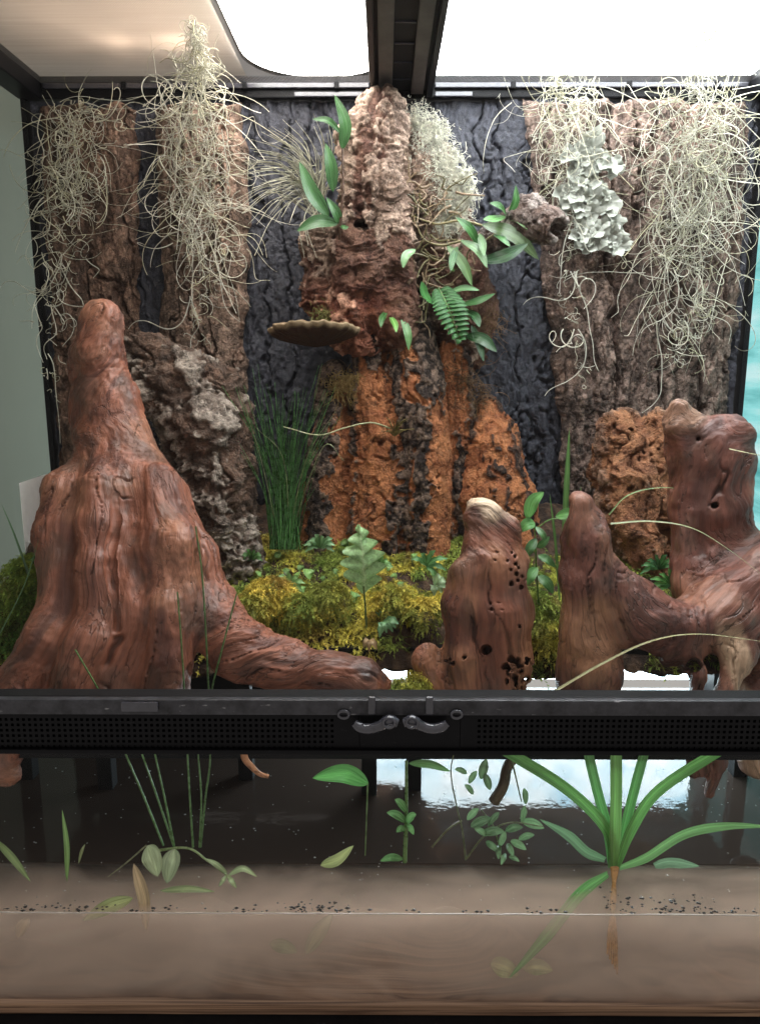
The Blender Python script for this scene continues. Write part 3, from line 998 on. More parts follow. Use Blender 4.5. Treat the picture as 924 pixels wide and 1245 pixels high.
# --- the big stump
segs = []
segs += chain([(126, 394, .225, 24), (117, 440, .225, 32), (130, 490, .222, 40), (140, 545, .215, 46), (158, 610, .195, 64), (158, 700, .17, 84), (140, 805, .15, 86)])
segs += chain([(124, 384, .218, 16), (114, 425, .205, 20)])
segs += chain([(118, 560, .19, 22), (82, 600, .17, 31), (74, 645, .15, 29), (76, 700, .13, 26), (62, 770, .10, 32), (22, 845, .085, 34), (2, 900, .08, 26), (10, 930, .08, 14)])
segs += chain([(122, 590, .150, 24), (122, 640, .130, 25), (120, 700, .110, 25), (112, 775, .085, 30), (88, 850, .07, 34)])
segs += chain([(160, 650, .14, 26), (158, 740, .105, 32), (145, 845, .08, 36)])
segs += chain([(196, 590, .165, 28), (212, 660, .125, 34), (212, 740, .10, 34), (196, 845, .082, 34)])
segs += chain([(205, 600, .165, 28), (236, 680, .145, 31), (256, 750, .12, 34), (292, 790, .105, 34), (340, 810, .10, 32), (400, 822, .095, 26), (448, 827, .095, 20), (466, 832, .095, 12)])
cuts = chain([(232, 850, .07, 15), (236, 815, .08, 8)]) + chain([(140, 600, .135, 3), (141, 690, .10, 4), (138, 760, .075, 3)]) + chain([(98, 600, .135, 3), (98, 660, .115, 3)])
def stump_col(V, G, N, d, ex):
    c = drift_col()(V, G, N, d, ex)
    # black wet soil smeared along the top of the root
    a = W(320, 768, .10)
    b = W(470, 812, .10)
    m = sstep(a[0] - .01, a[0] + .03, V[:, 0]) * sstep(0.35, 0.75, N[:, 2] + 0.25 * fbm(V * 80, 3, 4)) * sstep(0.33, 0.30, V[:, 2])
    return c * (1 - 0.85 * m[:, None]) + np.asarray((0.030, 0.016, 0.013)) * 0.85 * m[:, None]
wood('driftwood_stump', 'tall red-brown driftwood stump with a finger-like top and a root reaching sideways', 'driftwood', segs, 0.0125, 0.0014, stump_col,
     drift_disp(0.0036, 44.0, 3), cuts, warp=lambda P: lump(P, 0.005, 20.0, 5))

# --- perforated middle piece
segs = chain([(588, 634, .13, 25), (600, 690, .125, 40), (598, 740, .125, 46), (606, 800, .12, 40), (606, 858, .12, 38)])
segs += chain([(583, 622, .13, 15), (612, 642, .13, 20)])
segs += chain([(568, 700, .115, 24), (561, 735, .11, 23), (572, 790, .11, 30), (570, 858, .11, 34)])
segs += chain([(519, 802, .115, 18), (534, 832, .115, 24), (540, 862, .11, 28)])
cuts = []
hr = random.Random(4)
holes = [(600, 670), (603, 683), (622, 672), (626, 677), (618, 682), (627, 686), (633, 690), (622, 693), (630, 697), (636, 700), (628, 704), (640, 706), (622, 707), (634, 712),
         (598, 732), (606, 730), (607, 741), (597, 741), (630, 763), (592, 793), (548, 800), (556, 803), (566, 798), (553, 808), (545, 806)]
for i in range(46):
    holes.append((612 + hr.random() * 36, 800 + hr.random() * 46))
for x, y in holes:
    r = hr.uniform(1.7, 2.9)
    cuts += chain([(x, y, 0.04, r), (x + hr.uniform(-3, 3), y, 0.125, r)])
cuts += chain([(592, 792, .05, 5), (594, 790, .12, 5)])
def mid_col(V, G, N, d, ex):
    c = drift_col((0.215, 0.074, 0.042), (0.120, 0.040, 0.026), (0.36, 0.165, 0.085), 13, 0.45)(V, G, N, d, ex)
    zt, zb = W(590, 614, .12)[2], W(590, 640, .12)[2]
    top = sstep(zb, zt, V[:, 2] + 0.006 * fbm(V * 60, 3, 8)) * sstep(-0.1, 0.6, N[:, 2] + 0.6 * fbm(V * 45, 2, 18))
    c = c * (1 - top[:, None]) + np.asarray((0.62, 0.46, 0.31)) * top[:, None]
    ora = sstep(0.0, 0.03, V[:, 0] - W(598, 760, .12)[0]) * sstep(W(600, 700, .12)[2], W(600, 800, .12)[2], V[:, 2]) * 0.55
    return c * (1 - ora[:, None]) + np.asarray((0.44, 0.205, 0.095)) * ora[:, None]
wood('driftwood_piece', 'upright driftwood with insect holes and a pale broken top', 'driftwood', segs, 0.009, 0.0012, mid_col,
     drift_disp(0.0022, 55.0, 13), cuts, warp=lambda P: lump(P, 0.004, 40.0, 9), cutk=0.0008)

# --- right saddle piece
segs = chain([(708, 617, .12, 17), (713, 655, .12, 28), (712, 705, .12, 31), (713, 765, .12, 35), (715, 815, .12, 36), (706, 870, .12, 24)])
segs += chain([(722, 690, .12, 30), (768, 745, .125, 40), (820, 768, .13, 36), (872, 752, .145, 42), (905, 720, .16, 38), (940, 690, .17, 44)])
segs += chain([(868, 715, .195, 42), (866, 620, .20, 33), (868, 560, .20, 33), (864, 540, .20, 30), (884, 530, .2, 24)])
segs += chain([(838, 715, .19, 24), (828, 600, .205, 14), (830, 545, .205, 19), (826, 520, .20, 20), (820, 500, .20, 17)]) + chain([(812, 510, .205, 12), (838, 515, .2, 15)])
segs += chain([(902, 530, .195, 14), (894, 560, .195, 15), (896, 640, .195, 17), (900, 700, .19, 24)])
segs += chain([(838, 790, .115, 14), (846, 822, .105, 9), (843, 870, .10, 8), (846, 940, .10, 9)])
segs += chain([(915, 745, .14, 24), (896, 800, .11, 15), (880, 850, .10, 10), (868, 925, .10, 9), (862, 965, .10, 5)])
segs += chain([(925, 760, .16, 30), (915, 850, .14, 30), (918, 930, .14, 16)])
segs += chain([(735, 800, .115, 10), (733, 826, .11, 6)])
cuts = chain([(845, 800, .06, 4), (838, 830, .16, 12)]) + chain([(851, 536, .10, 3.0), (851, 536, .20, 3)]) + chain([(866, 612, .10, 3.0), (866, 612, .20, 3)])
def right_col(V, G, N, d, ex):
    c = drift_col((0.160, 0.057, 0.038), (0.085, 0.030, 0.022), (0.27, 0.120, 0.072), 23, 0.5)(V, G, N, d, ex)
    L = W(715, 780, .10)
    t = sstep(0.03, 0.0, np.hypot(V[:, 0] - L[0], (V[:, 2] - L[2]) * 0.7) - 0.012 + 0.008 * fbm(V * 50, 3, 4)) * 0.8
    c = c * (1 - t[:, None]) + np.asarray((0.40, 0.20, 0.105)) * t[:, None]
    sp = W(893, 800, .11)
    t = sstep(0.012, 0.004, np.abs(V[:, 0] - sp[0] + 0.3 * (V[:, 2] - sp[2])) - 0.004) * sstep(0.15, 0.12, V[:, 1]) * sstep(sp[2] + .045, sp[2] + .02, V[:, 2]) * 0.85
    c = c * (1 - t[:, None]) + np.asarray((0.60, 0.41, 0.27)) * t[:, None]
    kn = W(828, 500, .2)
    t = sstep(0.030, 0.016, np.linalg.norm(V - kn, axis=1)) * 0.6
    return c * (1 - t[:, None]) + np.asarray((0.42, 0.25, 0.165)) * t[:, None]
wood('driftwood_branch', 'saddle-shaped driftwood with one low horn and one tall knobbed end', 'driftwood', segs, 0.011, 0.0017, right_col,
     drift_disp(0.0032, 45.0, 23), cuts, warp=lambda P: lump(P, 0.005, 30.0, 15))

# --- cork helpers
def cork_disp(amp, f, seed, pit=1.0, ring=0.0, bias=None):
    def fn(V, G, N):
        f1, f2, idv = worley(V * f * 1.5 + 0.6 * fbm(V * f, 2, seed)[:, None], seed + 2)
        pits = sstep(0.34, 0.05, f1) * sstep(0.45, 0.7, idv)
        q = G * f + 0.5 * fbm(V * f * 0.7, 2, seed + 1)[:, None]
        plate = terrace(fbm(q * 0.8, 3, seed + 4) * 3.0) / 3.0
        gro = 1 - sstep(0.0, 0.15, np.abs(vnoise(q * 0.9 + 5, seed + 5)))
        rg = 0
        if ring:
            rz = np.stack([V[:, 0] * 22, V[:, 1] * 22, V[:, 2] * 120 + 2.2 * fbm(V * 24, 3, seed)], -1)
            rg = ring * (1 - 2.0 * np.abs(vnoise(rz, seed + 8))) + 0.6 * ring * (1 - 2.0 * np.abs(vnoise(rz * 2.2, seed + 9)))
        big = fbm(V * 20, 3, seed + 6)
        fine = fbm(V * 300, 3, seed + 9)
        crumb = fbm(V * 130, 3, seed + 10)
        fld = fbm(q * 0.55 + 3, 4, seed + 12) + 0.22 * crumb
        if bias is not None:
            fld = fld + bias(V)
        mask = sstep(-0.02, 0.06, fld)
        d = amp * (0.55 * plate + 0.65 * big + 0.60 * mask - 0.75 * gro - pit * 1.2 * pits + rg + 0.16 * crumb) + 0.0008 * fine - 0.3 * amp
        return d, (mask, pits, plate, fine, idv, gro, crumb)
    return fn

def cork_col(outer, outer2, inner, inner2, amount=0.0, seed=3):
    """outer dark skin where it still stands, inner cork where it has flaked"""
    def fn(V, G, N, d, ex):
        mask, pits, plate, fine, idv, gro, crumb = ex
        co_ = mixc(outer, outer2, sstep(-0.3, 0.5, 0.6 * fine + 0.8 * crumb + 0.4 * fbm(V * 60, 3, seed)))
        ci_ = mixc(inner, inner2, sstep(-0.3, 0.6, fbm(V * 70, 4, seed + 2)))
        m = np.clip(mask + amount, 0, 1)[:, None]
        c = ci_ * (1 - m) + co_ * m
        p = (pits * 0.6)[:, None]
        return c * (1 - p) + np.asarray((0.05, 0.022, 0.013)) * p
    return fn

ORANGE, ORANGE2 = (0.48, 0.190, 0.078), (0.32, 0.112, 0.046)
# lower column: ridged slab
segs = chain([(408, 455, .378, 16), (400, 540, .365, 25), (393, 600, .358, 26), (390, 690, .345, 26)])
segs += chain([(447, 420, .372, 14), (449, 480, .362, 21), (456, 560, .355, 24), (438, 690, .342, 22)])
segs += chain([(500, 390, .378, 22), (510, 470, .362, 31), (516, 560, .355, 33), (516, 690, .342, 36)])
segs += chain([(552, 430, .388, 20), (560, 540, .378, 20), (560, 690, .36, 20)])
segs += chain([(480, 430, .405, 34), (468, 540, .40, 62), (462, 690, .39, 74)])
cuts = chain([(462, 400, .33, 6), (464, 478, .33, 7)]) + chain([(404, 535, .30, 6), (402, 545, .345, 7)])
def slab_bias(V):
    xr = V[:, 0] - (W(510, 540, .35)[0] + 0.02 * (V[:, 2] - 0.45))
    xl = V[:, 0] - W(428, 560, .36)[0]
    hi = sstep(W(450, 500, .36)[2], W(450, 430, .36)[2], V[:, 2])
    return -0.16 + 0.62 * np.exp(-(xr / 0.020) ** 2) + 0.45 * np.exp(-(xl / 0.012) ** 2) + 0.30 * hi
wood('cork_slab', 'orange flaking cork slab with vertical ridges rising from the moss', 'cork', segs, 0.003, 0.0012,
     cork_col((0.030, 0.019, 0.015), (0.20, 0.135, 0.10), ORANGE, ORANGE2, 0.0, 33), cork_disp(0.0050, 60.0, 33, 1.0, 0, slab_bias), cuts, mat='cork')
# right orange piece
segs = chain([(592, 498, .388, 18), (597, 540, .38, 36), (600, 600, .37, 45), (612, 680, .355, 46)]) + chain([(628, 600, .375, 22), (640, 690, .36, 20)])
wood('cork_slab', 'small pointed orange cork slab leaning on the black background', 'cork', segs, 0.012, 0.0015,
     cork_col((0.028, 0.017, 0.013), (0.10, 0.055, 0.038), ORANGE, (0.32, 0.11, 0.045), 0.0, 37), cork_disp(0.0050, 50.0, 37, 1.0, 0, lambda V: -0.22), mat='cork')
# upper log
segs = chain([(460, 136, .388, 27), (455, 172, .382, 37), (456, 240, .375, 43), (445, 320, .372, 44), (440, 400, .37, 38)])
segs += chain([(390, 296, .392, 26), (393, 350, .388, 26), (412, 395, .38, 22)])
segs += chain([(425, 335, .358, 22), (430, 385, .350, 24)])
segs += chain([(508, 175, .402, 24), (528, 260, .398, 34), (548, 330, .395, 40), (562, 390, .395, 38), (566, 425, .395, 26)])
segs += chain([(478, 260, .362, 20), (480, 300, .358, 22), (486, 400, .365, 26)])
cuts = chain([(437, 262, .30, 5), (440, 275, .36, 9), (418, 300, .36, 8)]) + chain([(457, 340, .31, 5), (455, 420, .35, 8)])
def upper_col(V, G, N, d, ex):
    c = cork_col((0.25, 0.165, 0.122), (0.50, 0.36, 0.275), (0.20, 0.105, 0.072), (0.10, 0.042, 0.028), 0.0, 43)(V, G, N, d, ex)
    t = sstep(W(450, 250, .37)[2], W(450, 120, .37)[2], V[:, 2]) * 0.75  # top lightened: nearness to the lamps painted into the colour
    c = c * (1 - t[:, None]) + c * np.array([0.95, 0.95, 0.95]) * 1.3 * t[:, None] + 0.04 * t[:, None]
    t = sstep(W(450, 330, .37)[2], W(450, 380, .37)[2], V[:, 2]) * sstep(W(500, 350, .37)[0], W(450, 350, .37)[0], V[:, 0]) * 0.7
    return c * (1 - t[:, None]) + c * np.array([1.5, 0.95, 0.75]) * t[:, None]
wood('cork_log', 'pale ringed cork log forming the top of the central column', 'cork', segs, 0.008, 0.0013, upper_col,
     cork_disp(0.0052, 38.0, 43, 0.6, 0.60, lambda V: 0.62 - 0.90 * sstep(W(400, 270, .37)[2], W(400, 320, .37)[2], V[:, 2])), cuts, mat='cork', warp=lambda P: lump(P, 0.005, 32.0, 41))
# stub branch
segs = chain([(600, 292, .385, 22), (640, 265, .345, 24), (668, 273, .32, 20)])
cuts = chain([(683, 279, .305, 14), (676, 277, .318, 11)])
wood('bark_branch', 'stubby bark-covered branch end poking out beside the grey lichen', 'branch', segs, 0.008, 0.0014,
     cork_col((0.15, 0.115, 0.098), (0.40, 0.335, 0.30), (0.13, 0.075, 0.055), (0.07, 0.04, 0.03), 0.3, 47), cork_disp(0.0032, 75.0, 47, 1.0), cuts, mat='cork', cutk=0.002)
# grey cork behind the stump
segs = chain([(178, 424, .35, 22), (218, 470, .335, 44), (250, 520, .325, 50), (266, 580, .315, 46), (284, 690, .30, 38)]) + chain([(268, 468, .34, 24), (272, 540, .335, 28)])
wood('cork_bark', 'rough silver-grey cork bark tube behind the tall stump', 'cork', segs, 0.012, 0.0016,
     cork_col((0.20, 0.155, 0.125), (0.42, 0.35, 0.29), (0.10, 0.060, 0.042), (0.17, 0.095, 0.062), 0.12, 53), cork_disp(0.0060, 40.0, 53, 0.8, 0.50, lambda V: 0.12), mat='cork',
     warp=lambda P: lump(P, 0.006, 34.0, 51))
# knobbly cork on the right
segs = chain([(760, 522, .345, 26), (768, 580, .335, 40), (788, 640, .325, 48), (808, 720, .31, 40)]) + chain([(800, 520, .335, 20), (806, 570, .33, 30)]) + chain([(735, 560, .35, 16), (740, 640, .345, 18)])
cuts = chain([(818, 590, .25, 8), (816, 650, .29, 12), (812, 690, .28, 10)])
wood('cork_bark', 'knobbly ochre cork bark between the bark slab and the saddle driftwood', 'cork', segs, 0.008, 0.0016,
     cork_col((0.20, 0.105, 0.068), (0.36, 0.22, 0.15), (0.38, 0.175, 0.085), (0.24, 0.10, 0.05), -0.15, 57), cork_disp(0.0072, 55.0, 57, 1.3, 0.0, lambda V: -0.1), cuts, mat='cork',
     warp=lambda P: lump(P, 0.006, 45.0, 55))

# --- bracket fungus
nu, nv = 60, 26
c0 = W(384, 404, .350)
mpx = M(383, 404, .34)
a = np.linspace(math.pi * 1.02, math.pi * 1.98, nu)
prof = [(0.0, 0.004), (0.3, 0.005), (0.6, 0.004), (0.85, 0.003), (0.97, 0.0015), (1.0, 0.0), (0.985, -0.003), (0.93, -0.006), (0.75, -0.010), (0.45, -0.013), (0.15, -0.016), (0.0, -0.017)]
prof = np.array(prof)
pr = np.stack([np.interp(np.linspace(0, 1, nv), np.linspace(0, 1, len(prof)), prof[:, i]) for i in (0, 1)], -1)
A, K = np.meshgrid(a, np.arange(nv), indexing='ij')
rr = pr[K, 0]
wob = 1 + 0.035 * np.sin(A * 5) + 0.025 * np.sin(A * 13 + 1) + 0.015 * np.sin(A * 29)
V_ = np.stack([c0[0] + 60 * mpx * rr * wob * np.cos(A), c0[1] + 0.046 * rr * wob * np.sin(A), c0[2] + 0.010 * rr * np.abs(np.sin(A)) + pr[K, 1] + 0.0009 * (np.sin(A * 11 + rr * 4) + np.sin(A * 27)) * rr], -1)
zone = 0.5 + 0.5 * np.sin(rr * 26 + 2 * np.sin(A * 3))
cu = mixc((0.20, 0.125, 0.07), (0.10, 0.062, 0.035), zone)
rim = sstep(0.93, 0.99, rr)
under = sstep(-0.002, -0.004, pr[K, 1])
cu = cu * (1 - under[..., None]) + (np.array((0.055, 0.030, 0.021)) * (0.85 + 0.12 * np.sin(A * 61))[..., None]) * under[..., None]
cu = cu * (1 - 0.8 * rim[..., None]) + np.array((0.27, 0.20, 0.12)) * 0.8 * rim[..., None]
single('bracket_fungus', V_.reshape(-1, 3), grid_faces(nu, nv), MAT['fungus'], 'brown bracket fungus shelf with a pale rim on the cork column', 'fungus', col=cu.reshape(-1, 3))

# ================================================================== MOSS BED
def bed_z(X, Y):
    """height of the planted soil"""
    base = 0.297 + 0.355 * (Y - 0.165)
    base = np.where(Y < 0.185, base - (0.185 - Y) * 0.9, base)
    return base + 0.007 * fbm(np.stack([X * 24, Y * 24, X * 0], -1), 3, 71) + 0.0025 * fbm(np.stack([X * 90, Y * 90, X * 0], -1), 2, 72)

xs = np.linspace(-0.444, 0.444, 300)
ys = np.linspace(0.158, 0.438, 96)
X, Y = np.meshgrid(xs, ys, indexing='ij')
Zb = bed_z(X, Y)
Vt = np.stack([X, Y, Zb], -1).reshape(-1, 3)
Ft = grid_faces(300, 96)[:, ::-1]
# ragged front face of the soil, hanging down a little over the shelf edge
tt = np.linspace(0, 1, 14)
Xf, Tf = np.meshgrid(xs, tt, indexing='ij')
zf0 = Zb[:, 0][:, None]
zbot = 0.274 + 0.007 * fbm(np.stack([Xf * 50, Xf * 0, Xf * 0], -1), 3, 75)
Zf = zf0 + (zbot - zf0) * Tf
Yf = 0.158 + 0.006 * fbm(np.stack([Xf * 70, Zf * 70, Xf * 0], -1), 3, 76) * np.sin(Tf * math.pi) + 0.006 * Tf
Vf = np.stack([Xf, Yf, Zf], -1).reshape(-1, 3)
Ff = grid_faces(300, 14)[:, ::-1] + len(Vt)
VV = np.vstack([Vt, Vf])
cc = mixc((0.030, 0.018, 0.012), (0.085, 0.050, 0.030), sstep(-0.3, 0.6, fbm(VV * 140, 3, 77)))
single('soil', VV, np.vstack([Ft, Ff]), MAT['soil'], kind='structure', col=cc)

def sprigs(pos, nrm, length, width, cols, npair=5, seed=0, droop=0.5, spread=0.9):
    """feathery sprigs: a bent stem with pairs of pointed leaflets, all one mesh"""
    rg = np.random.default_rng(seed)
    n = len(pos)
    d = nrm + rg.normal(0, spread * 0.55, (n, 3))
    d /= np.linalg.norm(d, axis=1, keepdims=True)
    side = np.cross(d, rg.normal(0, 1, (n, 3)))
    side /= np.linalg.norm(side, axis=1, keepdims=True) + 1e-9
    L = length * rg.uniform(0.55, 1.25, n)
    verts, cl = [], []
    g = np.array([0, 0, -1.0])
    def at(t):
        return pos + d * (L * t)[:, None] + g * (droop * L * t * t)[:, None]
    for j in range(npair):
        t0 = (j + 0.4) / npair
        base0, base1 = at(t0), at(min(1.0, t0 + 0.55 / npair))
        wv = width * (1.15 - 0.75 * t0)
        for sgn in (-1, 1):
            tip = at(t0 + 0.45 / npair) + side * (sgn * wv * rg.uniform(0.7, 1.2, n))[:, None] + rg.normal(0, width * 0.2, (n, 3))
            verts.append(np.stack([base0, base1, tip], 1))
            cl.append(np.repeat((cols * (0.75 + 0.5 * t0))[:, None, :], 3, 1))
    tip = at(1.15)
    verts.append(np.stack([at(0.85) - side * (width * 0.25), at(0.85) + side * (width * 0.25), tip], 1))
    cl.append(np.repeat((cols * 1.2)[:, None, :], 3, 1))
    V = np.concatenate(verts, 0).reshape(-1, 3)
    C = np.concatenate(cl, 0).reshape(-1, 3)
    return V, np.arange(len(V)).reshape(-1, 3), C

def moss_colours(P, seed):
    rg = np.random.default_rng(seed)
    a = sstep(-0.25, 0.35, fbm(P * 26, 3, 81))
    c = mixc((0.22, 0.27, 0.055), (0.56, 0.48, 0.085), a)
    b = sstep(0.1, 0.6, fbm(P * 40 + 7, 3, 83))
    c = c * (1 - 0.6 * b[:, None]) + np.asarray((0.15, 0.25, 0.05)) * 0.6 * b[:, None]
    br = sstep(0.35, 0.7, fbm(P * 50 + 3, 3, 85))
    c = c * (1 - 0.6 * br[:, None]) + np.asarray((0.26, 0.15, 0.05)) * 0.6 * br[:, None]
    return c * rg.uniform(0.7, 1.3, (len(P), 1))

def bed_points(n, x0, x1, y0, y1, seed, thr=-0.35):
    rg = np.random.default_rng(seed)
    x = rg.uniform(x0, x1, n)
    y = rg.uniform(y0, y1, n)
    P = np.stack([x, y, bed_z(x, y)], -1)
    keep = fbm(P * 30, 3, 91) > thr + 0.5 * rg.random(n) - 0.25
    P = P[keep]
    e = 0.002
    gx = (bed_z(P[:, 0] + e, P[:, 1]) - bed_z(P[:, 0] - e, P[:, 1])) / (2 * e)
    gy = (bed_z(P[:, 0], P[:, 1] + e) - bed_z(P[:, 0], P[:, 1] - e)) / (2 * e)
    N = np.stack([-gx, -gy - 0.35, np.ones(len(P))], -1)
    return P, N / np.linalg.norm(N, axis=1, keepdims=True)

P, N = bed_points(17000, -0.20, 0.13, 0.168, 0.36, 92)
V_, F_, C_ = sprigs(P, N, 0.0125, 0.0045, moss_colours(P, 93) * 1.15, 5, 94)
single('moss', V_, F_, MAT['moss'], 'yellow-green feathery moss carpet in front of the cork column', 'moss', kind='stuff', col=C_, smooth=False)
P, N = bed_points(3600, -0.44, -0.24, 0.162, 0.30, 95, -0.6)
V_, F_, C_ = sprigs(P, N, 0.013, 0.0045, moss_colours(P, 96) * np.array([0.75, 0.95, 0.9]), 5, 97)
single('moss', V_, F_, MAT['moss'], 'darker green moss between the stump and the left pane', 'moss', kind='stuff', col=C_, smooth=False)
P, N = bed_points(5200, 0.13, 0.40, 0.160, 0.34, 98, -0.3)
V_, F_, C_ = sprigs(P, N, 0.012, 0.0042, moss_colours(P, 99) * np.array([0.7, 0.85, 0.8]), 5, 100)
single('moss', V_, F_, MAT['moss'], 'sparse moss on the soil behind the saddle driftwood', 'moss', kind='stuff', col=C_, smooth=False)
# cushion hanging on the edge, the tuft by the latch, and moss between the driftwoods
def cushion(label, spots, n, seed, length=0.011, cm=(1, 1, 1)):
    rg = np.random.default_rng(seed)
    Ps, Ns = [], []
    for px, py, Y, r in spots:
        c = W(px, py, Y)
        R = r * M(px, py, Y)
        d = rg.normal(0, 1, (n, 3))
        d /= np.linalg.norm(d, axis=1, keepdims=True)
        d[:, 2] = np.abs(d[:, 2]) * np.where(rg.random(n) < 0.8, 1, -1)
        Ps.append(c + d * R * np.array([1, 0.7, 0.75]))
        Ns.append(d)
    P, N = np.vstack(Ps), np.vstack(Ns)
    V_, F_, C_ = sprigs(P, N, length, 0.0036, moss_colours(P, seed) * np.array(cm), 5, seed + 1)
    single('moss_cushion', V_, F_, MAT['moss'], label, 'moss', kind='stuff', col=C_, smooth=False)
cushion('yellow moss mounds overhanging the dark soil beside the stump root', [(330, 722, .195, 22), (365, 738, .185, 18), (305, 738, .18, 18), (400, 724, .195, 17), (480, 730, .19, 18), (515, 744, .18, 18)], 420, 111, 0.012, (1.05, 0.95, 0.9))
cushion('small moss tuft at the foot of the driftwood with insect holes', [(500, 838, .10, 20), (488, 846, .10, 12), (512, 848, .10, 14)], 260, 113, 0.011)
cushion('moss hanging in the gap between the two right driftwood pieces', [(662, 760, .17, 16), (660, 790, .17, 14), (655, 735, .18, 16)], 260, 115, 0.012, (0.85, 0.9, 0.8))
cushion('dark green moss bank against the left pane', [(28, 705, .17, 24), (15, 735, .17, 28), (45, 735, .17, 22), (20, 775, .165, 26), (35, 690, .19, 14)], 330, 117, 0.013, (0.6, 0.85, 0.8))

# ================================================================== STRANDS
def strands(starts, d0, nseg, step, curl, grav, seed, spread_y=0.5, wmul=1.0):
    rg = np.random.default_rng(seed)
    n = len(starts)
    P = np.zeros((n, nseg, 3))
    P[:, 0] = starts
    d = d0 / (np.linalg.norm(d0, axis=1, keepdims=True) + 1e-9)
    ax_ = rg.normal(0, 1, (n, 3)) * np.array([0.5, 1.4, 0.5])
    ax_ /= np.linalg.norm(ax_, axis=1, keepdims=True)
    rate = rg.normal(0, curl, n)
    for i in range(1, nseg):
        rate = rate + rg.normal(0, curl * 0.25, n)
        ax_ = ax_ + rg.normal(0, 0.12, (n, 3))
        ax_ /= np.linalg.norm(ax_, axis=1, keepdims=True)
        c, s = np.cos(rate)[:, None], np.sin(rate)[:, None]
        d = d * c + np.cross(ax_, d) * s + ax_ * (ax_ * d).sum(1, keepdims=True) * (1 - c)
        d = d + np.array([0, 0, -grav])
        d /= np.linalg.norm(d, axis=1, keepdims=True)
        P[:, i] = P[:, i - 1] + d * step[:, None] * np.array([1, spread_y, 1])
    return P

def hanging_moss(label, spine, n, seed, nlong=9, tint=(0.76, 0.73, 0.62), wall=0.395):
    """spine [(px, py, Y, halfwidth_px, density)]"""
    rg = np.random.default_rng(seed)
    sp = np.array(spine, float)
    t = rg.choice(len(sp) - 1, n, p=(lambda w: w / w.sum())((sp[:-1, 4] + sp[1:, 4]) * np.abs(np.diff(sp[:, 1])))) + rg.random(n)
    i = t.astype(int)
    u = (t - i)[:, None]
    q = sp[i] * (1 - u) + sp[i + 1] * u
    st_ = np.array([W(q[j, 0] + rg.normal(0, 0.5) * q[j, 3], q[j, 1], q[j, 2]) for j in range(n)])
    st_[:, 1] += rg.normal(0, 0.006, n)
    mp_ = 0.001
    d0 = np.stack([rg.normal(0, 1, n), rg.normal(0, 0.4, n), rg.normal(-0.35, 0.8, n)], -1)
    Lg = np.clip(q[:, 3], 8, 60) * mp_ * rg.uniform(0.3, 1.8, n)
    P = strands(st_, d0, 20, Lg / 19 * 1.55, 0.25, 0.04, seed + 1)
    lim = np.maximum(P[:, :1, 1], wall)
    P[:, :, 1] = np.minimum(P[:, :, 1], lim)
    R = np.repeat(rg.uniform(0.00030, 0.00070, n)[:, None], 20, 1) * np.linspace(1.1, 0.55, 20)
    V_, F_ = tubes(P, R, 3)
    a = rg.random(n)
    c = mixc(tint, (0.60, 0.57, 0.38), a ** 2) * rg.uniform(0.65, 1.15, (n, 1))
    C_ = np.repeat(c, 20 * 3, 0)
    root = W(spine[0][0], spine[0][1], spine[0][2])
    t_ = Thing('hanging_moss', label, 'moss', root, 'pale moss hanging on the back wall')
    t_.part('strand_mass', V_, F_, MAT['strand'], col=C_, kind='stuff')
    # a few long single strands that trail out of the mass
    for j in range(nlong):
        k_ = rg.integers(len(sp) // 2, len(sp) - 1)
        s0 = W(sp[k_, 0] + rg.normal(0, 0.5) * sp[k_, 3], sp[k_, 1], sp[k_, 2])
        Pl = strands(s0[None], np.array([[rg.normal(0, 0.6), 0, -1]]), 44, np.array([rg.uniform(0.0016, 0.0030)]), 0.14, 0.10, seed + 50 + j, 0.3)
        Pl[:, :, 1] = np.minimum(Pl[:, :, 1], max(s0[1], wall))
        V_, F_ = tubes(Pl, np.linspace(0.0008, 0.0004, 44)[None], 4)
        t_.part('strand', V_, F_, MAT['strand'], col=np.repeat(np.asarray(tint)[None] * rg.uniform(0.8, 1.2), len(V_), 0))

hanging_moss('thin grey-green hanging moss spilling over the dark bark slab by the left pane', [(95, 125, .385, 34, 1.0), (90, 170, .385, 38, 1.3), (85, 220, .385, 36, 1.2), (82, 270, .385, 34, .9), (70, 320, .385, 30, .6), (60, 370, .385, 22, .3), (62, 430, .385, 16, .2), (66, 490, .385, 8, .1)], 260, 201, 9, (0.66, 0.64, 0.53))
hanging_moss('thick cream hanging moss tied to the screen in a narrow cone', [(238, 24, .222, 4, 2.2), (240, 60, .262, 13, 3.0), (238, 95, .30, 30, 2.2), (236, 130, .345, 48, 1.8), (238, 190, .372, 52, 1.7), (245, 250, .375, 46, 1.5), (250, 310, .378, 34, 1.0), (245, 360, .38, 20, .3), (240, 430, .38, 8, .15)], 500, 203, 9)
hanging_moss('loose hanging moss left of the ruffled grey lichen', [(684, 78, .325, 7, .5), (688, 110, .345, 36, 1.5), (690, 150, .382, 44, 1.6), (690, 200, .385, 36, 1.3), (690, 260, .388, 24, .5), (692, 330, .388, 16, .25), (696, 400, .388, 14, .2), (706, 470, .388, 8, .1)], 290, 205, 8)
hanging_moss('widest hanging moss mass on the bark beside the turquoise window', [(862, 16, .215, 4, 1.0), (860, 60, .26, 14, 1.1), (855, 100, .32, 42, 1.6), (848, 140, .365, 56, 1.8), (845, 200, .376, 56, 1.7), (835, 270, .38, 50, 1.3), (828, 330, .382, 48, 1.1), (830, 390, .385, 36, .6), (825, 440, .386, 16, .2)], 560, 207, 9)

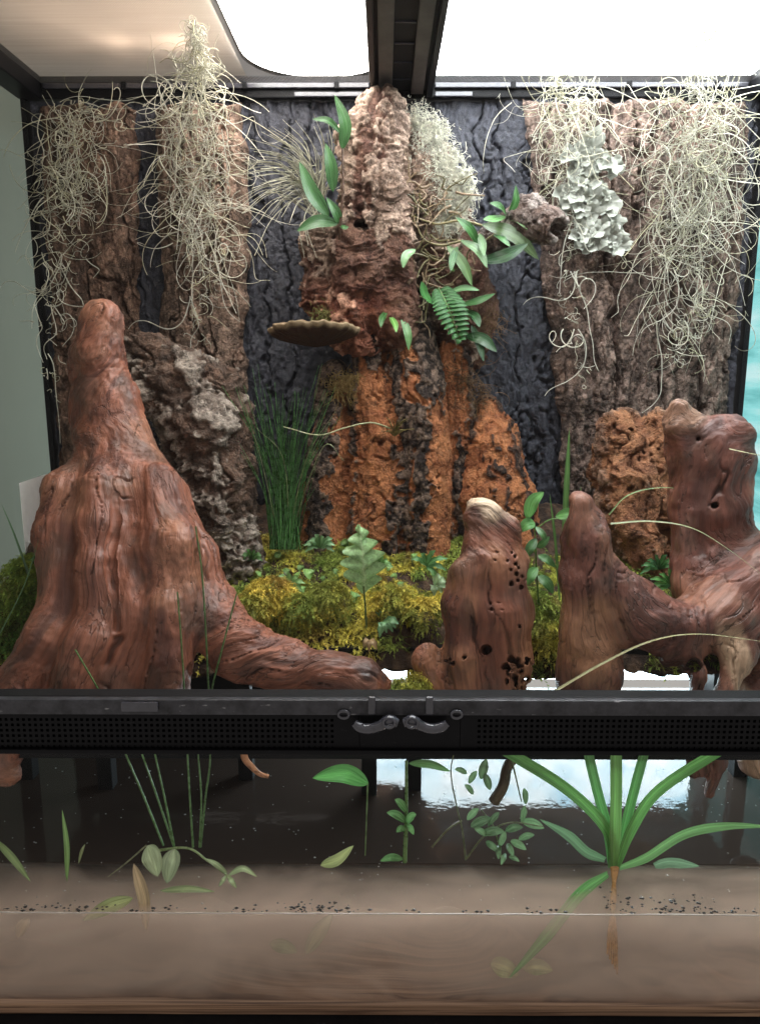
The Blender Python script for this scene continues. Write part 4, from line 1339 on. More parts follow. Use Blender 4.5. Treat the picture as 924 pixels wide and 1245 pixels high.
# pale beard lichen on the log
def lichen_tuft(name, label, spots, n, seed, tint, L=0.016, rad=0.00032):
    rg = np.random.default_rng(seed)
    Ps = []
    for px, py, Y, r in spots:
        c = W(px, py, Y)
        s_ = c + rg.normal(0, 0.48, (n, 3)) * r * M(px, py, Y) * np.array([1, 0.35, 1])
        d0 = rg.normal(0, 1, (n, 3)) + np.array([0.2, -0.8, -0.3])
        Ps.append(strands(s_, d0, 9, rg.uniform(0.4, 1.5, n) * L / 8, 0.55, 0.06, seed + len(Ps)))
    P = np.vstack(Ps)
    V_, F_ = tubes(P, np.repeat(np.linspace(rad * 1.3, rad * 0.6, 9)[None], len(P), 0), 3)
    c = np.asarray(tint) * rg.uniform(0.7, 1.2, (len(P), 1))
    return single(name, V_, F_, MAT['strand'], label, 'lichen', kind='stuff', col=np.repeat(c, 27, 0))
lichen_tuft('beard_lichen', 'fluffy whitish beard lichen along the shoulder of the cork log', [(506, 146, .375, 17), (518, 156, .37, 20), (534, 160, .37, 14), (525, 178, .365, 22), (545, 192, .362, 18), (540, 206, .36, 22), (562, 215, .36, 13), (553, 228, .358, 20), (566, 240, .358, 13), (548, 250, .358, 16), (556, 268, .358, 12), (540, 275, .358, 9)], 330, 231, (0.84, 0.82, 0.68), 0.010, 0.0003)
lichen_tuft('dry_root_tangle', 'dry brown fibrous tuft low on the right side of the cork log', [(560, 460, .37, 22), (575, 480, .372, 18), (590, 390, .37, 18)], 90, 235, (0.19, 0.115, 0.062), 0.034, 0.00035)
lichen_tuft('dry_moss_tuft', 'straw-brown moss tuft on the orange cork under the bracket fungus', [(412, 470, .352, 18), (425, 462, .352, 12)], 150, 237, (0.30, 0.20, 0.075), 0.020, 0.00033)
lichen_tuft('moss_patch', 'green moss patch on the bracket fungus', [(392, 386, .345, 14)], 150, 239, (0.22, 0.21, 0.07), 0.007, 0.0004)

# ruffled leaf lichen, each lobe its own piece
LT = Thing('leaf_lichen', 'ruffled pale grey leaf lichen on the wide bark slab', 'lichen', W(715, 310, .385))
rg = np.random.default_rng(241)
lob = []
for cx, cy, sx, sy, n in ((715, 195, 24, 26, 30), (705, 235, 26, 20, 26), (722, 285, 30, 22, 34), (738, 240, 8, 12, 5), (748, 290, 10, 14, 8), (745, 202, 6, 6, 3)):
    for _ in range(n):
        lob.append((cx + rg.normal(0, 0.5) * sx, cy + rg.normal(0, 0.5) * sy))
for px, py in lob:
    c = W(px, py, .388 - rg.uniform(0, 0.012))
    r = rg.uniform(6, 12) * 0.001
    na, nr = 18, 5
    th = np.linspace(0, 2 * math.pi, na)
    rr_ = np.linspace(0.12, 1, nr)
    TH, RR = np.meshgrid(th, rr_, indexing='ij')
    ph = rg.uniform(0, 6)
    edge = 1 + 0.20 * np.sin(TH * 3 + ph) + 0.13 * np.sin(TH * 5 + 2 * ph) + 0.08 * np.sin(TH * 8)
    lx = RR * edge * np.cos(TH) * r
    lz = RR * edge * np.sin(TH) * r
    ly = -(RR ** 2) * r * (0.30 + 0.32 * np.sin(TH * 4 + ph) + 0.2 * np.sin(TH * 7 + ph))
    ax1 = rg.normal(0, 0.38)
    ax2 = rg.normal(0, 0.38)
    ly2 = ly + lx * ax1 + lz * ax2
    V_ = np.stack([c[0] + lx, c[1] + ly2, c[2] + lz], -1).reshape(-1, 3)
    co_ = mixc((0.36, 0.37, 0.32), (0.55, 0.57, 0.50), (RR.ravel() ** 2)) * rg.uniform(0.85, 1.12)
    LT.part('lobe', V_, grid_faces(na, nr), MAT['lichen'], col=co_)

# ================================================================== LEAFY PLANTS
def leaf_mesh(pts, width, facing=None, fold=0.25, shape='lance', n=14, m=5, lobes=0, twist=0.0, seed=0):
    """blade along a curve of points; returns verts, faces, gc (u along, v across)"""
    P = spline(pts, n)
    Tn = np.gradient(P, axis=0)
    Tn /= np.linalg.norm(Tn, axis=1, keepdims=True) + 1e-9
    fc = np.asarray(facing if facing is not None else (0.0, -0.8, 0.6), float)
    Sd = np.cross(Tn, fc)
    Sd /= np.linalg.norm(Sd, axis=1, keepdims=True) + 1e-9
    Nn = np.cross(Sd, Tn)
    t = np.linspace(0, 1, n)
    if shape == 'lance':
        w = np.sin(math.pi * np.clip(t, 0, 1) ** 0.85) ** 0.75
        w = np.maximum(w, 0.06 * (1 - t))
    elif shape == 'strap':
        w = np.minimum(1, (1 - t) * 3.0) ** 0.7 * np.minimum(1, 0.55 + t * 2)
    elif shape == 'round':
        w = np.sqrt(np.clip(1 - (2 * t - 1) ** 2, 0, 1))
    else:                       # grass
        w = (1 - t) ** 0.6 * 1.0
    if lobes:
        w = w * (0.60 + 0.40 * np.abs(np.cos(t * math.pi * lobes))) + 0.02
    v = np.linspace(-1, 1, m)
    tw = twist * t
    out = np.zeros((n, m, 3))
    for j, q in enumerate(v):
        a = Sd * np.cos(tw)[:, None] + Nn * np.sin(tw)[:, None]
        b = Nn * np.cos(tw)[:, None] - Sd * np.sin(tw)[:, None]
        out[:, j] = P + a * (w * q * width / 2)[:, None] + b * (abs(q) * w * fold * width / 2)[:, None]
    gc = np.stack(np.broadcast_arrays(t[:, None] * 0.006, v[None, :] * 0.02 + seed * 0.37, 0 * t[:, None]), -1)
    return out.reshape(-1, 3), grid_faces(n, m), gc.reshape(-1, 3)

def leaf_col(base, n, m, rib=1.35, edge=0.9, seed=0):
    v = np.abs(np.linspace(-1, 1, m))[None, :]
    t = np.linspace(0, 1, n)[:, None]
    k_ = np.where(v < 0.2, rib, np.where(v > 0.9, edge, 1.0)) * (0.92 + 0.16 * t)
    return (np.asarray(base)[None, None] * k_[..., None]).reshape(-1, 3)

GREEN = (0.052, 0.150, 0.042)
DEEP = (0.026, 0.082, 0.026)
PALE = (0.13, 0.235, 0.085)
def px_leaf(th, base, tip, Yb, Yt, wpx, col=GREEN, bow=(0, 0), fold=0.25, shape='lance', facing=None, name='leaf', lobes=0, parent=None, n=14, m=5, rib=1.35, extra=()):
    a = W(base[0], base[1], Yb)
    b = W(tip[0], tip[1], Yt)
    mid = W((base[0] + tip[0]) / 2 + bow[0], (base[1] + tip[1]) / 2 + bow[1], (Yb + Yt) / 2 - 0.004)
    w = wpx * M(base[0], base[1], (Yb + Yt) / 2)
    sd = random.random()
    v, f, gc = leaf_mesh([a, mid, b], w, facing, fold, shape, n, m, lobes, 0.0, sd)
    c = leaf_col(np.asarray(col) * random.uniform(0.85, 1.15), n, m, rib)
    return th.part(name, v, f, MAT['leaf'], col=c, gc=gc, parent=parent)

def px_stem(th, pts, rpx, col, name='stem', n=20, k_=5, taper=0.6, parent=None, mat='leaf'):
    P = spline([W(*p) for p in pts], n)
    r = rpx * M(*pts[0])
    V_, F_ = tubes(P[None], np.linspace(r, r * taper, n)[None], k_)
    return th.part(name, V_, F_, MAT[mat], col=np.repeat(np.asarray(col)[None], len(V_), 0), gc=V_, parent=parent)

# orchid on the left side of the log
o1 = Thing('epiphyte_plant', 'leafy epiphyte with upright glossy leaves on the left of the cork log', 'plant', W(413, 288, .335))
px_stem(o1, [(412, 300, .345), (414, 270, .332), (417, 230, .33), (416, 180, .33)], 2.0, (0.10, 0.055, 0.035))
for b, t, w, bow in (((416, 182), (407, 115), 15, (8, 3)), ((414, 162), (380, 145), 9, (2, -6)), ((405, 233), (396, 174), 15, (2, 0)), ((400, 264), (364, 196), 18, (-2, 6)),
                     ((413, 272), (397, 240), 12, (3, 2)), ((411, 272), (361, 281), 17, (0, -6)), ((414, 274), (424, 276), 6, (0, 2))):
    px_leaf(o1, b, t, .335, .325, w, (0.060, 0.155, 0.052), bow, facing=(0.1, -1, 0.35), fold=0.4)
# epiphyte cluster on the right
o2 = Thing('epiphyte_plant', 'spreading epiphyte with long leaves around the stubby branch', 'plant', W(560, 310, .35))
Lf = [((543, 298), (574, 348), 13, PALE, (4, -2)), ((583, 301), (554, 264), 15, GREEN, (2, -3)), ((560, 292), (592, 326), 14, (0.12, 0.22, 0.09), (5, -4)),
      ((583, 284), (588, 312), 10, (0.11, 0.21, 0.08), (1, 0)), ((586, 273), (655, 316), 20, (0.095, 0.155, 0.06), (4, -8)), ((584, 318), (642, 296), 18, DEEP, (0, 5)),
      ((617, 265), (595, 247), 12, GREEN, (2, -4)), ((614, 263), (587, 267), 13, (0.11, 0.27, 0.08), (0, 2)), ((618, 263), (627, 225), 9, GREEN, (4, 2)),
      ((615, 264), (641, 279), 10, PALE, (2, -4)), ((636, 297), (657, 264), 9, (0.12, 0.25, 0.10), (8, 4)), ((526, 369), (512, 342), 14, (0.09, 0.27, 0.075), (-3, 2)),
      ((545, 356), (583, 353), 9, (0.15, 0.31, 0.13), (0, -4)), ((560, 371), (602, 357), 10, GREEN, (0, 2)), ((566, 408), (604, 428), 15, DEEP, (2, -5)),
      ((566, 377), (583, 398), 12, DEEP, (3, -2)), ((488, 384), (497, 426), 10, (0.12, 0.25, 0.09), (3, 0)), ((505, 303), (490, 326), 11, (0.16, 0.29, 0.13), (-4, -3)),
      ((470, 378), (463, 398), 8, GREEN, (-2, 0)), ((474, 384), (482, 404), 8, (0.13, 0.28, 0.07), (2, 0)), ((552, 330), (548, 318), 10, (0.10, 0.24, 0.06), (0, 0)),
      ((556, 300), (548, 330), 9, GREEN, (-2, 0)), ((573, 395), (588, 440), 10, DEEP, (2, 0)), ((600, 285), (620, 300), 10, GREEN, (0, -2))]
for i, (b, t, w, c, bow) in enumerate(Lf):
    px_leaf(o2, b, t, .345 - 0.004 * (i % 3), .328 - 0.006 * (i % 4), w, c, bow, facing=(random.uniform(-.3, .3), -1, 0.5))
rg = np.random.default_rng(301)
for j in range(78):     # aerial roots and old stems
    x0, y0 = 488 + rg.random() * 75, 215 + rg.random() * 175
    pts = [(x0, y0, .352)]
    a_ = rg.uniform(0, 6.28)
    for q in range(3):
        a_ += rg.normal(0, 0.8)
        x0 += 12 * math.cos(a_)
        y0 += 12 * math.sin(a_)
        pts.append((x0, y0, .350 - 0.003 * q))
    cb = (0.30, 0.215, 0.13) if rg.random() < 0.55 else (0.15, 0.13, 0.055)
    px_stem(o2, pts, rg.uniform(0.9, 1.8), cb, 'aerial_root', 14, 5)
for pts in ([(586, 274, .345), (560, 268, .342), (530, 272, .345), (500, 262, .35)], [(560, 293, .345), (535, 298, .345), (515, 290, .35), (505, 270, .352)], [(617, 266, .345), (600, 285, .345), (575, 300, .345)]):
    px_stem(o2, pts, 1.8, (0.27, 0.23, 0.11), 'stem')
# fern frond below
fr_ = Thing('fern', 'small dark green fern frond hanging from the cork log under the epiphyte', 'fern', W(535, 350, .345))
sp_ = spline([W(533, 350, .345), W(545, 375, .330), (W(558, 413, .328))], 14)
px_stem(fr_, [(533, 350, .345), (545, 375, .330), (558, 413, .328)], 1.2, (0.10, 0.20, 0.05), 'rachis')
for i in range(1, 14):
    b = sp_[i]
    L = 0.020 * math.sin(math.pi * min(1, (i + 1.5) / 15)) ** 0.6
    for s in (-1, 1):
        tip = b + np.array([s * L * 0.95 + 0.003, -0.003, -0.0035 + (0.004 if s > 0 else -0.002)])
        v, f, gc = leaf_mesh([b, (b + tip) / 2 + np.array([0, -0.002, 0.0015]), tip], 0.0066, (0, -1, 0.5), 0.3, 'lance', 9, 5)
        fr_.part('pinna', v, f, MAT['leaf'], col=leaf_col((0.05, 0.165, 0.045), 9, 5), gc=gc)

# air plant left of the log
ap = Thing('air_plant', 'wiry silvery air plant spraying out left of the cork log', 'plant', W(385, 250, .37))
rg = np.random.default_rng(311)
for j in range(110):
    a_ = rg.normal(2.65, 0.85)
    L = rg.uniform(35, 105)
    x1, y1 = 382 + L * math.cos(a_), 238 - L * math.sin(a_)
    cx_, cy_ = 382 + 0.55 * L * math.cos(a_ - 0.25), 238 - 0.55 * L * math.sin(a_ - 0.25) - 4
    Yt = .36 - rg.uniform(0, 0.03)
    px_stem(ap, [(384 + rg.normal(0, 5), 240 + rg.normal(0, 14), .372), (cx_, cy_, .36), (x1, y1, Yt)], rg.uniform(0.6, 1.1), np.array((0.60, 0.58, 0.45)) * rg.uniform(0.5, 1.2), 'blade', 12, 3, 0.35, mat='strand')

# grass clump behind the stump
gcp = Thing('grass_clump', 'dense clump of thin dark green grass beside the orange cork', 'grass', W(345, 664, .30))
for j in range(120):
    x0 = 345 + rg.normal(0, 9)
    h = rg.uniform(70, 200) if rg.random() < 0.75 else rg.uniform(150, 235)
    lean = rg.normal(0, 0.20)
    x1 = x0 + lean * h + rg.normal(0, 4)
    px_stem(gcp, [(x0, 668, .30 + rg.uniform(-.012, .012)), (x0 + lean * h * 0.35, 668 - h * 0.55, .30), (x1, 668 - h, .295)], rg.uniform(0.6, 1.15), np.array((0.075, 0.20, 0.055)) * rg.uniform(0.6, 1.6), 'blade', 10, 3, 0.25)
for pts in ([(352, 660, .3), (345, 560, .29), (312, 520, .28)], [(350, 660, .3), (372, 560, .29), (408, 500, .28)], [(340, 660, .3), (318, 560, .29), (290, 470, .285)], [(352, 655, .3), (392, 545, .28), (418, 560, .275)]):
    px_stem(gcp, pts, 0.8, (0.24, 0.27, 0.13), 'blade', 16, 3, 0.3)
# single wiry blades
bl = Thing('arching_grass', 'long pale grass blade arching from the cork ridges over the grass clump', 'grass', W(475, 521, .325))
px_stem(bl, [(475, 521, .332), (451, 514, .315), (420, 520, .30), (387, 529, .29), (345, 519, .285)], 1.2, (0.36, 0.36, 0.20), 'blade', 24, 4, 0.5)
ct = Thing('cork_air_plant', 'tiny spiky air plant in the groove of the orange cork slab', 'plant', W(478, 535, .33))
for j in range(26):
    a_ = rg.uniform(0.2, 2.9)
    L = rg.uniform(10, 28)
    px_stem(ct, [(480, 530, .335), (480 + 0.5 * L * math.cos(a_), 527 - 0.6 * L * math.sin(a_), .328), (480 + L * math.cos(a_), 528 - L * math.sin(a_) * 0.9, .322)], 1.0, np.array((0.26, 0.21, 0.08)) * rg.uniform(0.6, 1.2), 'blade', 8, 3, 0.3)

# --- plants in the moss
def bed_Y(py):
    """depth at which the bed shows at picture height py (bed rises to the back)"""
    for Y_ in np.linspace(0.16, 0.43, 136):
        p = W(440, py, Y_)
        if p[2] <= bed_z(np.array([p[0]]), np.array([Y_]))[0]:
            return float(Y_)
    return 0.33
lf = Thing('lobed_plant', 'pale green wavy-lobed leaf standing upright in the moss', 'plant', W(443, 745, .20))
px_stem(lf, [(446, 770, .185), (444, 735, .19), (442, 712, .19)], 1.6, (0.16, 0.22, 0.07))
# one wavy blade with alternating rounded lobes
n_, m_ = 84, 13
P_ = spline([W(444, 722, .192), W(442, 685, .183), W(437, 638, .187)], n_)
Tn = np.gradient(P_, axis=0); Tn /= np.linalg.norm(Tn, axis=1, keepdims=True)
Sd = np.cross(Tn, np.array([0.08, -1, 0.25])); Sd /= np.linalg.norm(Sd, axis=1, keepdims=True)
Nn = np.cross(Sd, Tn)
t_ = np.linspace(0, 1, n_)
env = np.interp(t_, [0, .12, .3, .5, .7, .88, 1], [6, 23, 29, 27, 19, 9, 1.5]) * M(441, 690, .187)
out = np.zeros((n_, m_, 3))
for j, q in enumerate(np.linspace(-1, 1, m_)):
    lob_ = np.abs(np.sin(math.pi * (5.2 * t_ + (0.5 if q > 0 else 0.0)))) ** 0.7
    wv = env * (0.13 + 0.87 * lob_)
    out[:, j] = P_ - Sd * (q * wv)[:, None] + Tn * (0.42 * abs(q) ** 1.5 * env)[:, None] + Nn * (0.0022 * np.sin(t_ * 33 + q * 2.5) * abs(q) - 0.003 * q * q)[:, None]
cl_ = mixc((0.34, 0.56, 0.24), (0.50, 0.68, 0.36), np.repeat((np.abs(np.linspace(-1, 1, m_)) < 0.12).astype(float)[None], n_, 0) * 0.8 + 0.25 * np.abs(np.sin(t_ * 33))[:, None] * 0.5)
lf.part('blade', out.reshape(-1, 3), grid_faces(n_, m_), MAT['leaf'], col=cl_.reshape(-1, 3), gc=out.reshape(-1, 3))
def star_fern(label, cx, cy, Y, n, L, col, tilt=0.0, a0=0, a1=360, w=9):
    t_ = Thing('small_fern', label, 'fern', W(cx, cy, Y))
    for i in range(n):
        a_ = math.radians(a0 + (a1 - a0) * i / max(1, n - 1))
        l_ = L * random.uniform(0.75, 1.1)
        px_leaf(t_, (cx, cy), (cx + l_ * math.cos(a_), cy - l_ * 0.75 * math.sin(a_)), Y, Y - 0.012, w, col, (0, -4), lobes=3, n=18)
    return t_
star_fern('small light green rosette fern at the foot of the orange cork', 389, 666, .30, 8, 21, (0.20, 0.36, 0.17), a0=-20, a1=200, w=8)
star_fern('little fern with spread fronds beside the holed driftwood', 518, 688, .25, 6, 27, (0.13, 0.30, 0.11), a0=-60, a1=150, w=8)
star_fern('mottled pale fern drooping from the moss against the holed driftwood', 528, 712, .21, 5, 19, (0.33, 0.46, 0.27), a0=-90, a1=60, w=11)
star_fern('small wet fern hanging below the moss edge over the root', 466, 756, .165, 5, 24, (0.17, 0.33, 0.15), a0=-100, a1=-10, w=10)
star_fern('spreading bright herb in the moss left of the lobed leaf', 352, 712, .235, 7, 20, (0.22, 0.38, 0.14), a0=-30, a1=210, w=8)
star_fern('dark little fern at the back of the moss beside the grass clump', 306, 682, .275, 6, 18, (0.09, 0.20, 0.06), a0=0, a1=180, w=7)
star_fern('fresh green sprout right behind the lobed leaf', 462, 690, .245, 6, 18, (0.17, 0.34, 0.11), a0=0, a1=190, w=8)
star_fern('tiny tan withered frond below the moss edge', 449, 778, .15, 3, 18, (0.36, 0.24, 0.12), a0=-120, a1=-60, w=8)
star_fern('bushy little fern in the hollow of the saddle driftwood', 815, 712, .20, 10, 30, (0.10, 0.28, 0.07), a0=-60, a1=220, w=7)
star_fern('second fern deeper in the hollow behind the saddle driftwood', 800, 692, .24, 7, 26, (0.075, 0.20, 0.06), a0=0, a1=200, w=7)
star_fern('dark green fern between the stump and the left pane', 50, 690, .19, 7, 22, (0.06, 0.17, 0.04), a0=20, a1=200, w=10)
cv = Thing('creeping_plant', 'round-leaved creeping plant threading through the moss', 'plant', W(378, 700, .25))
for cx, cy, r in ((378, 697, 9), (333, 707, 8), (432, 725, 9), (352, 716, 6), (362, 722, 7), (370, 716, 6), (355, 727, 6), (345, 720, 5), (352, 694, 6), (361, 699, 6), (366, 690, 5), (391, 703, 5), (410, 694, 5),
                  (299, 690, 6), (288, 683, 6), (310, 677, 5), (426, 668, 6), (422, 660, 6), (318, 697, 5), (480, 700, 5), (500, 676, 5), (491, 710, 5), (341, 674, 5), (462, 745, 5), (470, 690, 5), (306, 714, 5), (548, 690, 5)):
    Y_ = bed_Y(cy + 4) - 0.016
    px_leaf(cv, (cx, cy + 0.7 * r), (cx + random.uniform(-6, 6), cy - 0.6 * r), Y_, Y_ + 0.006, 1.7 * r, np.array((0.17, 0.30, 0.085)) * random.uniform(0.6, 1.4), shape='round', facing=(random.uniform(-.6, .6), -0.5, 0.8), n=10, fold=random.uniform(-.3, .4))
    px_stem(cv, [(cx, cy + r, Y_), (cx + 2, cy + r + 6, Y_ + .004), (cx + 3, cy + r + 12, Y_ + .012)], 0.7, (0.16, 0.2, 0.07), n=6, k_=3)
# bright leaf pair plant between the right driftwoods
sp1 = Thing('seedling', 'bright green broad-leaved seedling between the two right driftwood pieces', 'plant', W(655, 740, .17))
px_stem(sp1, [(655, 745, .18), (652, 690, .15), (650, 640, .14)], 1.3, (0.13, 0.28, 0.07))
px_stem(sp1, [(650, 645, .14), (668, 632, .135), (690, 631, .13)], 0.9, (0.16, 0.32, 0.09))
for b, t, w, bow in (((641, 631), (661, 598), 16, (-4, -4)), ((675, 628), (711, 629), 15, (0, -3)), ((650, 636), (631, 647), 15, (0, -4)), ((652, 655), (640, 678), 12, (-2, 0)), ((652, 665), (668, 652), 9, (0, 2)),
                     ((653, 690), (640, 712), 14, (-3, 0)), ((654, 700), (672, 722), 13, (2, -2)), ((654, 675), (676, 690), 10, (0, -2)), ((651, 640), (664, 660), 8, (2, 0))):
    px_leaf(sp1, b, t, .14, .132, w, (0.14, 0.36, 0.10) if w > 13 else (0.09, 0.23, 0.07), bow, facing=(0, -1, 0.5))
gb = Thing('arching_grass', 'upright fresh green grass blades beside the low horn of the saddle driftwood', 'grass', W(686, 720, .19))
for pts, r in (([(684, 730, .18), (687, 620, .18), (692, 520, .18)], 3.4), ([(680, 730, .18), (675, 660, .18), (668, 600, .18)], 1.6), ([(690, 730, .19), (702, 640, .19), (706, 590, .19)], 1.4)):
    P_ = [W(*p) for p in pts]
    v, f, gc = leaf_mesh(P_, r * 2 * M(*pts[0]), (0, -1, 0.1), 0.3, 'strap', 20, 5)
    gb.part('blade', v, f, MAT['leaf'], col=leaf_col((0.12, 0.27, 0.07), 20, 5), gc=gc)
def arch(label, pts, r, col):
    t_ = Thing('arching_grass', label, 'grass', W(*pts[0]))
    P_ = [W(*p) for p in pts]
    v, f, gc = leaf_mesh(P_, r * 2 * M(*pts[0]), (0, -0.4, 1), 0.25, 'grass', 30, 5)
    t_.part('blade', v, f, MAT['leaf'], col=leaf_col(col, 30, 5), gc=gc)
arch('long straw-green blade arching low across the saddle driftwood', [(672, 842, .05), (730, 808, .05), (790, 780, .05), (850, 771, .055), (935, 781, .06)], 2.2, (0.33, 0.31, 0.15))
arch('thin pale blade arching over the hollow of the saddle driftwood', [(742, 637, .10), (790, 634, .095), (840, 642, .09), (885, 668, .09), (935, 706, .09)], 2.0, (0.30, 0.33, 0.17))
arch('short blade arching in front of the knobbly cork', [(740, 626, .22), (764, 602, .21), (807, 593, .20), (865, 601, .19)], 1.8, (0.24, 0.34, 0.15))
arch('yellowish blade tip reaching over the tall knobbed driftwood end', [(886, 546, .10), (905, 550, .10), (935, 556, .10)], 1.8, (0.42, 0.38, 0.2))
arch('dark blade crossing the moss by the left pane', [(0, 772, .10), (30, 712, .11), (48, 655, .12)], 1.6, (0.10, 0.19, 0.07))
arch('dark upright blade leaning on the left pane', [(36, 700, .14), (18, 650, .14), (2, 612, .14)], 1.6, (0.07, 0.14, 0.06))

# ================================================================== WATER PLANTS
YP = 0.055
reed = Thing('reed_clump', 'thin green reed stems rising from the water in front of the stump', 'reed', W(212, 1030, YP))
for pts in ([(199, 1028, YP), (175, 968, YP), (152, 914, YP), (126, 850, .045), (92, 790, .04)], [(212, 1030, YP), (190, 965, YP), (172, 914, YP), (150, 850, .045)], [(212, 1028, YP), (200, 968, YP), (188, 914, YP), (176, 860, .045)],
            [(235, 1030, YP), (231, 970, YP), (228, 914, YP), (222, 800, .045), (216, 720, .04)], [(243, 1030, YP), (245, 970, YP), (241, 914, YP), (240, 870, .045)], [(244, 1030, YP), (250, 970, YP), (256, 914, YP), (252, 800, .045), (246, 700, .04), (238, 640, .04)],
            [(254, 914, YP), (256, 850, .045), (270, 790, .04), (288, 722, .04)]):
    px_stem(reed, pts, 1.5, np.array((0.12, 0.225, 0.075)) * random.uniform(0.8, 1.15), 'stem', 26, 5, 0.6)
fl = Thing('floating_leaf', 'bright green oval leaf on a bent stalk beside the posts', 'leaf', W(443, 1010, YP))
px_leaf(fl, (448, 953), (380, 946), YP, .045, 22, (0.13, 0.43, 0.10), (4, -9), fold=0.2, facing=(0, -0.9, 0.6), name='blade')
px_stem(fl, [(447, 952, YP), (446, 985, YP), (444, 1040, YP)], 1.2, (0.16, 0.25, 0.09))
spd = Thing('strap_leaf_plant', 'large strap-leaved green plant fanning out of the murky water', 'plant', W(745, 1052, .06))
def strap(pts, r, col, shape='strap', fc=(0, -1, 0.25)):
    P_ = [W(*p) for p in pts]
    v, f, gc = leaf_mesh(P_, 2 * r * M(*pts[0]), fc, 0.35, shape, 26, 7)
    spd.part('leaf', v, f, MAT['leaf'], col=leaf_col(np.asarray(col) * random.uniform(0.9, 1.1), 26, 7, 1.45, 0.9), gc=gc)
SG = (0.115, 0.30, 0.070)
strap([(743, 1054, .06), (738, 1010, .055), (690, 960, .045), (612, 912, .03), (560, 890, .03)], 6.6, SG)
strap([(742, 1054, .06), (738, 1010, .06), (725, 960, .06), (712, 905, .06), (706, 870, .06)], 6, (0.10, 0.26, 0.075))
strap([(746, 1054, .055), (747, 1010, .052), (748, 960, .05), (748, 905, .05), (750, 870, .05)], 7, (0.15, 0.33, 0.08))
strap([(748, 1054, .06), (758, 1010, .062), (770, 960, .064), (785, 905, .066), (795, 870, .066)], 6, (0.09, 0.24, 0.065))
strap([(749, 1054, .058), (768, 1005, .055), (800, 960, .05), (875, 912, .035), (930, 890, .03)], 6.6, SG)
strap([(752, 1055, .058), (785, 1042, .05), (830, 1014, .04), (880, 1004, .03), (940, 1005, .03)], 5.5, (0.16, 0.33, 0.11))
strap([(735, 1045, .058), (712, 1035, .055), (690, 1015, .05), (656, 996, .045)], 6, (0.14, 0.26, 0.13))
strap([(738, 1062, .05), (705, 1085, .03), (665, 1135, .012), (618, 1190, .004)], 7, (0.14, 0.34, 0.10))
strap([(795, 1052, .05), (815, 1048, .045), (850, 1053, .04)], 6, (0.16, 0.27, 0.15))
for q in range(5):
    px_stem(spd, [(744 + q * 1.5, 1054, .05), (747 - q, 1095, .03), (740 + q * 2, 1130, .012), (738 + q * 3, 1160 + q * 6, .008)], 2.6, (0.50, 0.255, 0.085), 'root', 14, 5, 0.5)
sb = Thing('branching_herb', 'sprawling small-leaved herb over the dark pool beside the strap-leaved plant', 'plant', W(560, 1045, .06))
for pts in ([(566, 1045, .065), (562, 1010, .06), (555, 980, .06), (548, 940, .06), (552, 915, .06)], [(566, 1045, .065), (590, 1015, .055), (620, 1000, .05), (660, 1005, .045)], [(525, 1030, .06), (545, 1008, .055), (562, 998, .055)],
            [(610, 1045, .06), (600, 1005, .055), (585, 985, .05)], [(620, 915, .07), (628, 950, .065), (634, 975, .06)]):
    px_stem(sb, pts, 1.2, (0.15, 0.17, 0.085))
rg = np.random.default_rng(331)
for cx, cy, a_, L in ((588, 935, 1.3, 26), (592, 950, 1.9, 22), (575, 945, 1.0, 18), (570, 960, 2.3, 16), (585, 1000, 0.4, 28), (600, 1012, 0.1, 26), (598, 1030, -0.7, 20), (611, 1020, 1.2, 20), (606, 1036, -1.6, 18), (620, 1034, -1.1, 18),
                      (625, 1008, 0.2, 22), (630, 1028, -0.5, 22), (640, 1018, 0.3, 20), (648, 1003, -0.3, 28), (636, 990, 1.4, 22), (638, 968, 1.7, 20), (575, 990, 0.8, 20), (584, 1012, 2.6, 18), (600, 996, 0.9, 22), (560, 938, 2.8, 16), (625, 1045, -0.4, 14), (612, 1045, -2, 15)):
    px_leaf(sb, (cx - L / 2 * math.cos(a_), cy + L / 2 * math.sin(a_)), (cx + L / 2 * math.cos(a_), cy - L / 2 * math.sin(a_)), .055, .05, L * 0.42, np.array((0.135, 0.235, 0.11)) * rg.uniform(0.7, 1.3), (0, -2), facing=(rg.uniform(-.4, .4), -1, .4))
sh = Thing('pond_stem', 'single leafy stem standing in the dark pool between the posts', 'plant', W(493, 1045, .06))
px_stem(sh, [(492, 1048, .06), (494, 990, .06), (494, 925, .06)], 3.0, (0.13, 0.22, 0.07))
for b, t, w in (((494, 1000), (470, 988), 10), ((494, 1002), (506, 990), 9), ((494, 988), (480, 972), 9), ((493, 1010), (482, 1012), 8), ((494, 1005), (503, 1015), 8), ((497, 928), (548, 938), 10), ((490, 1045), (462, 1047), 9)):
    px_leaf(sh, b, t, .06, .052, w, (0.12, 0.27, 0.085), (0, -4), facing=(0, -1, 0.4))
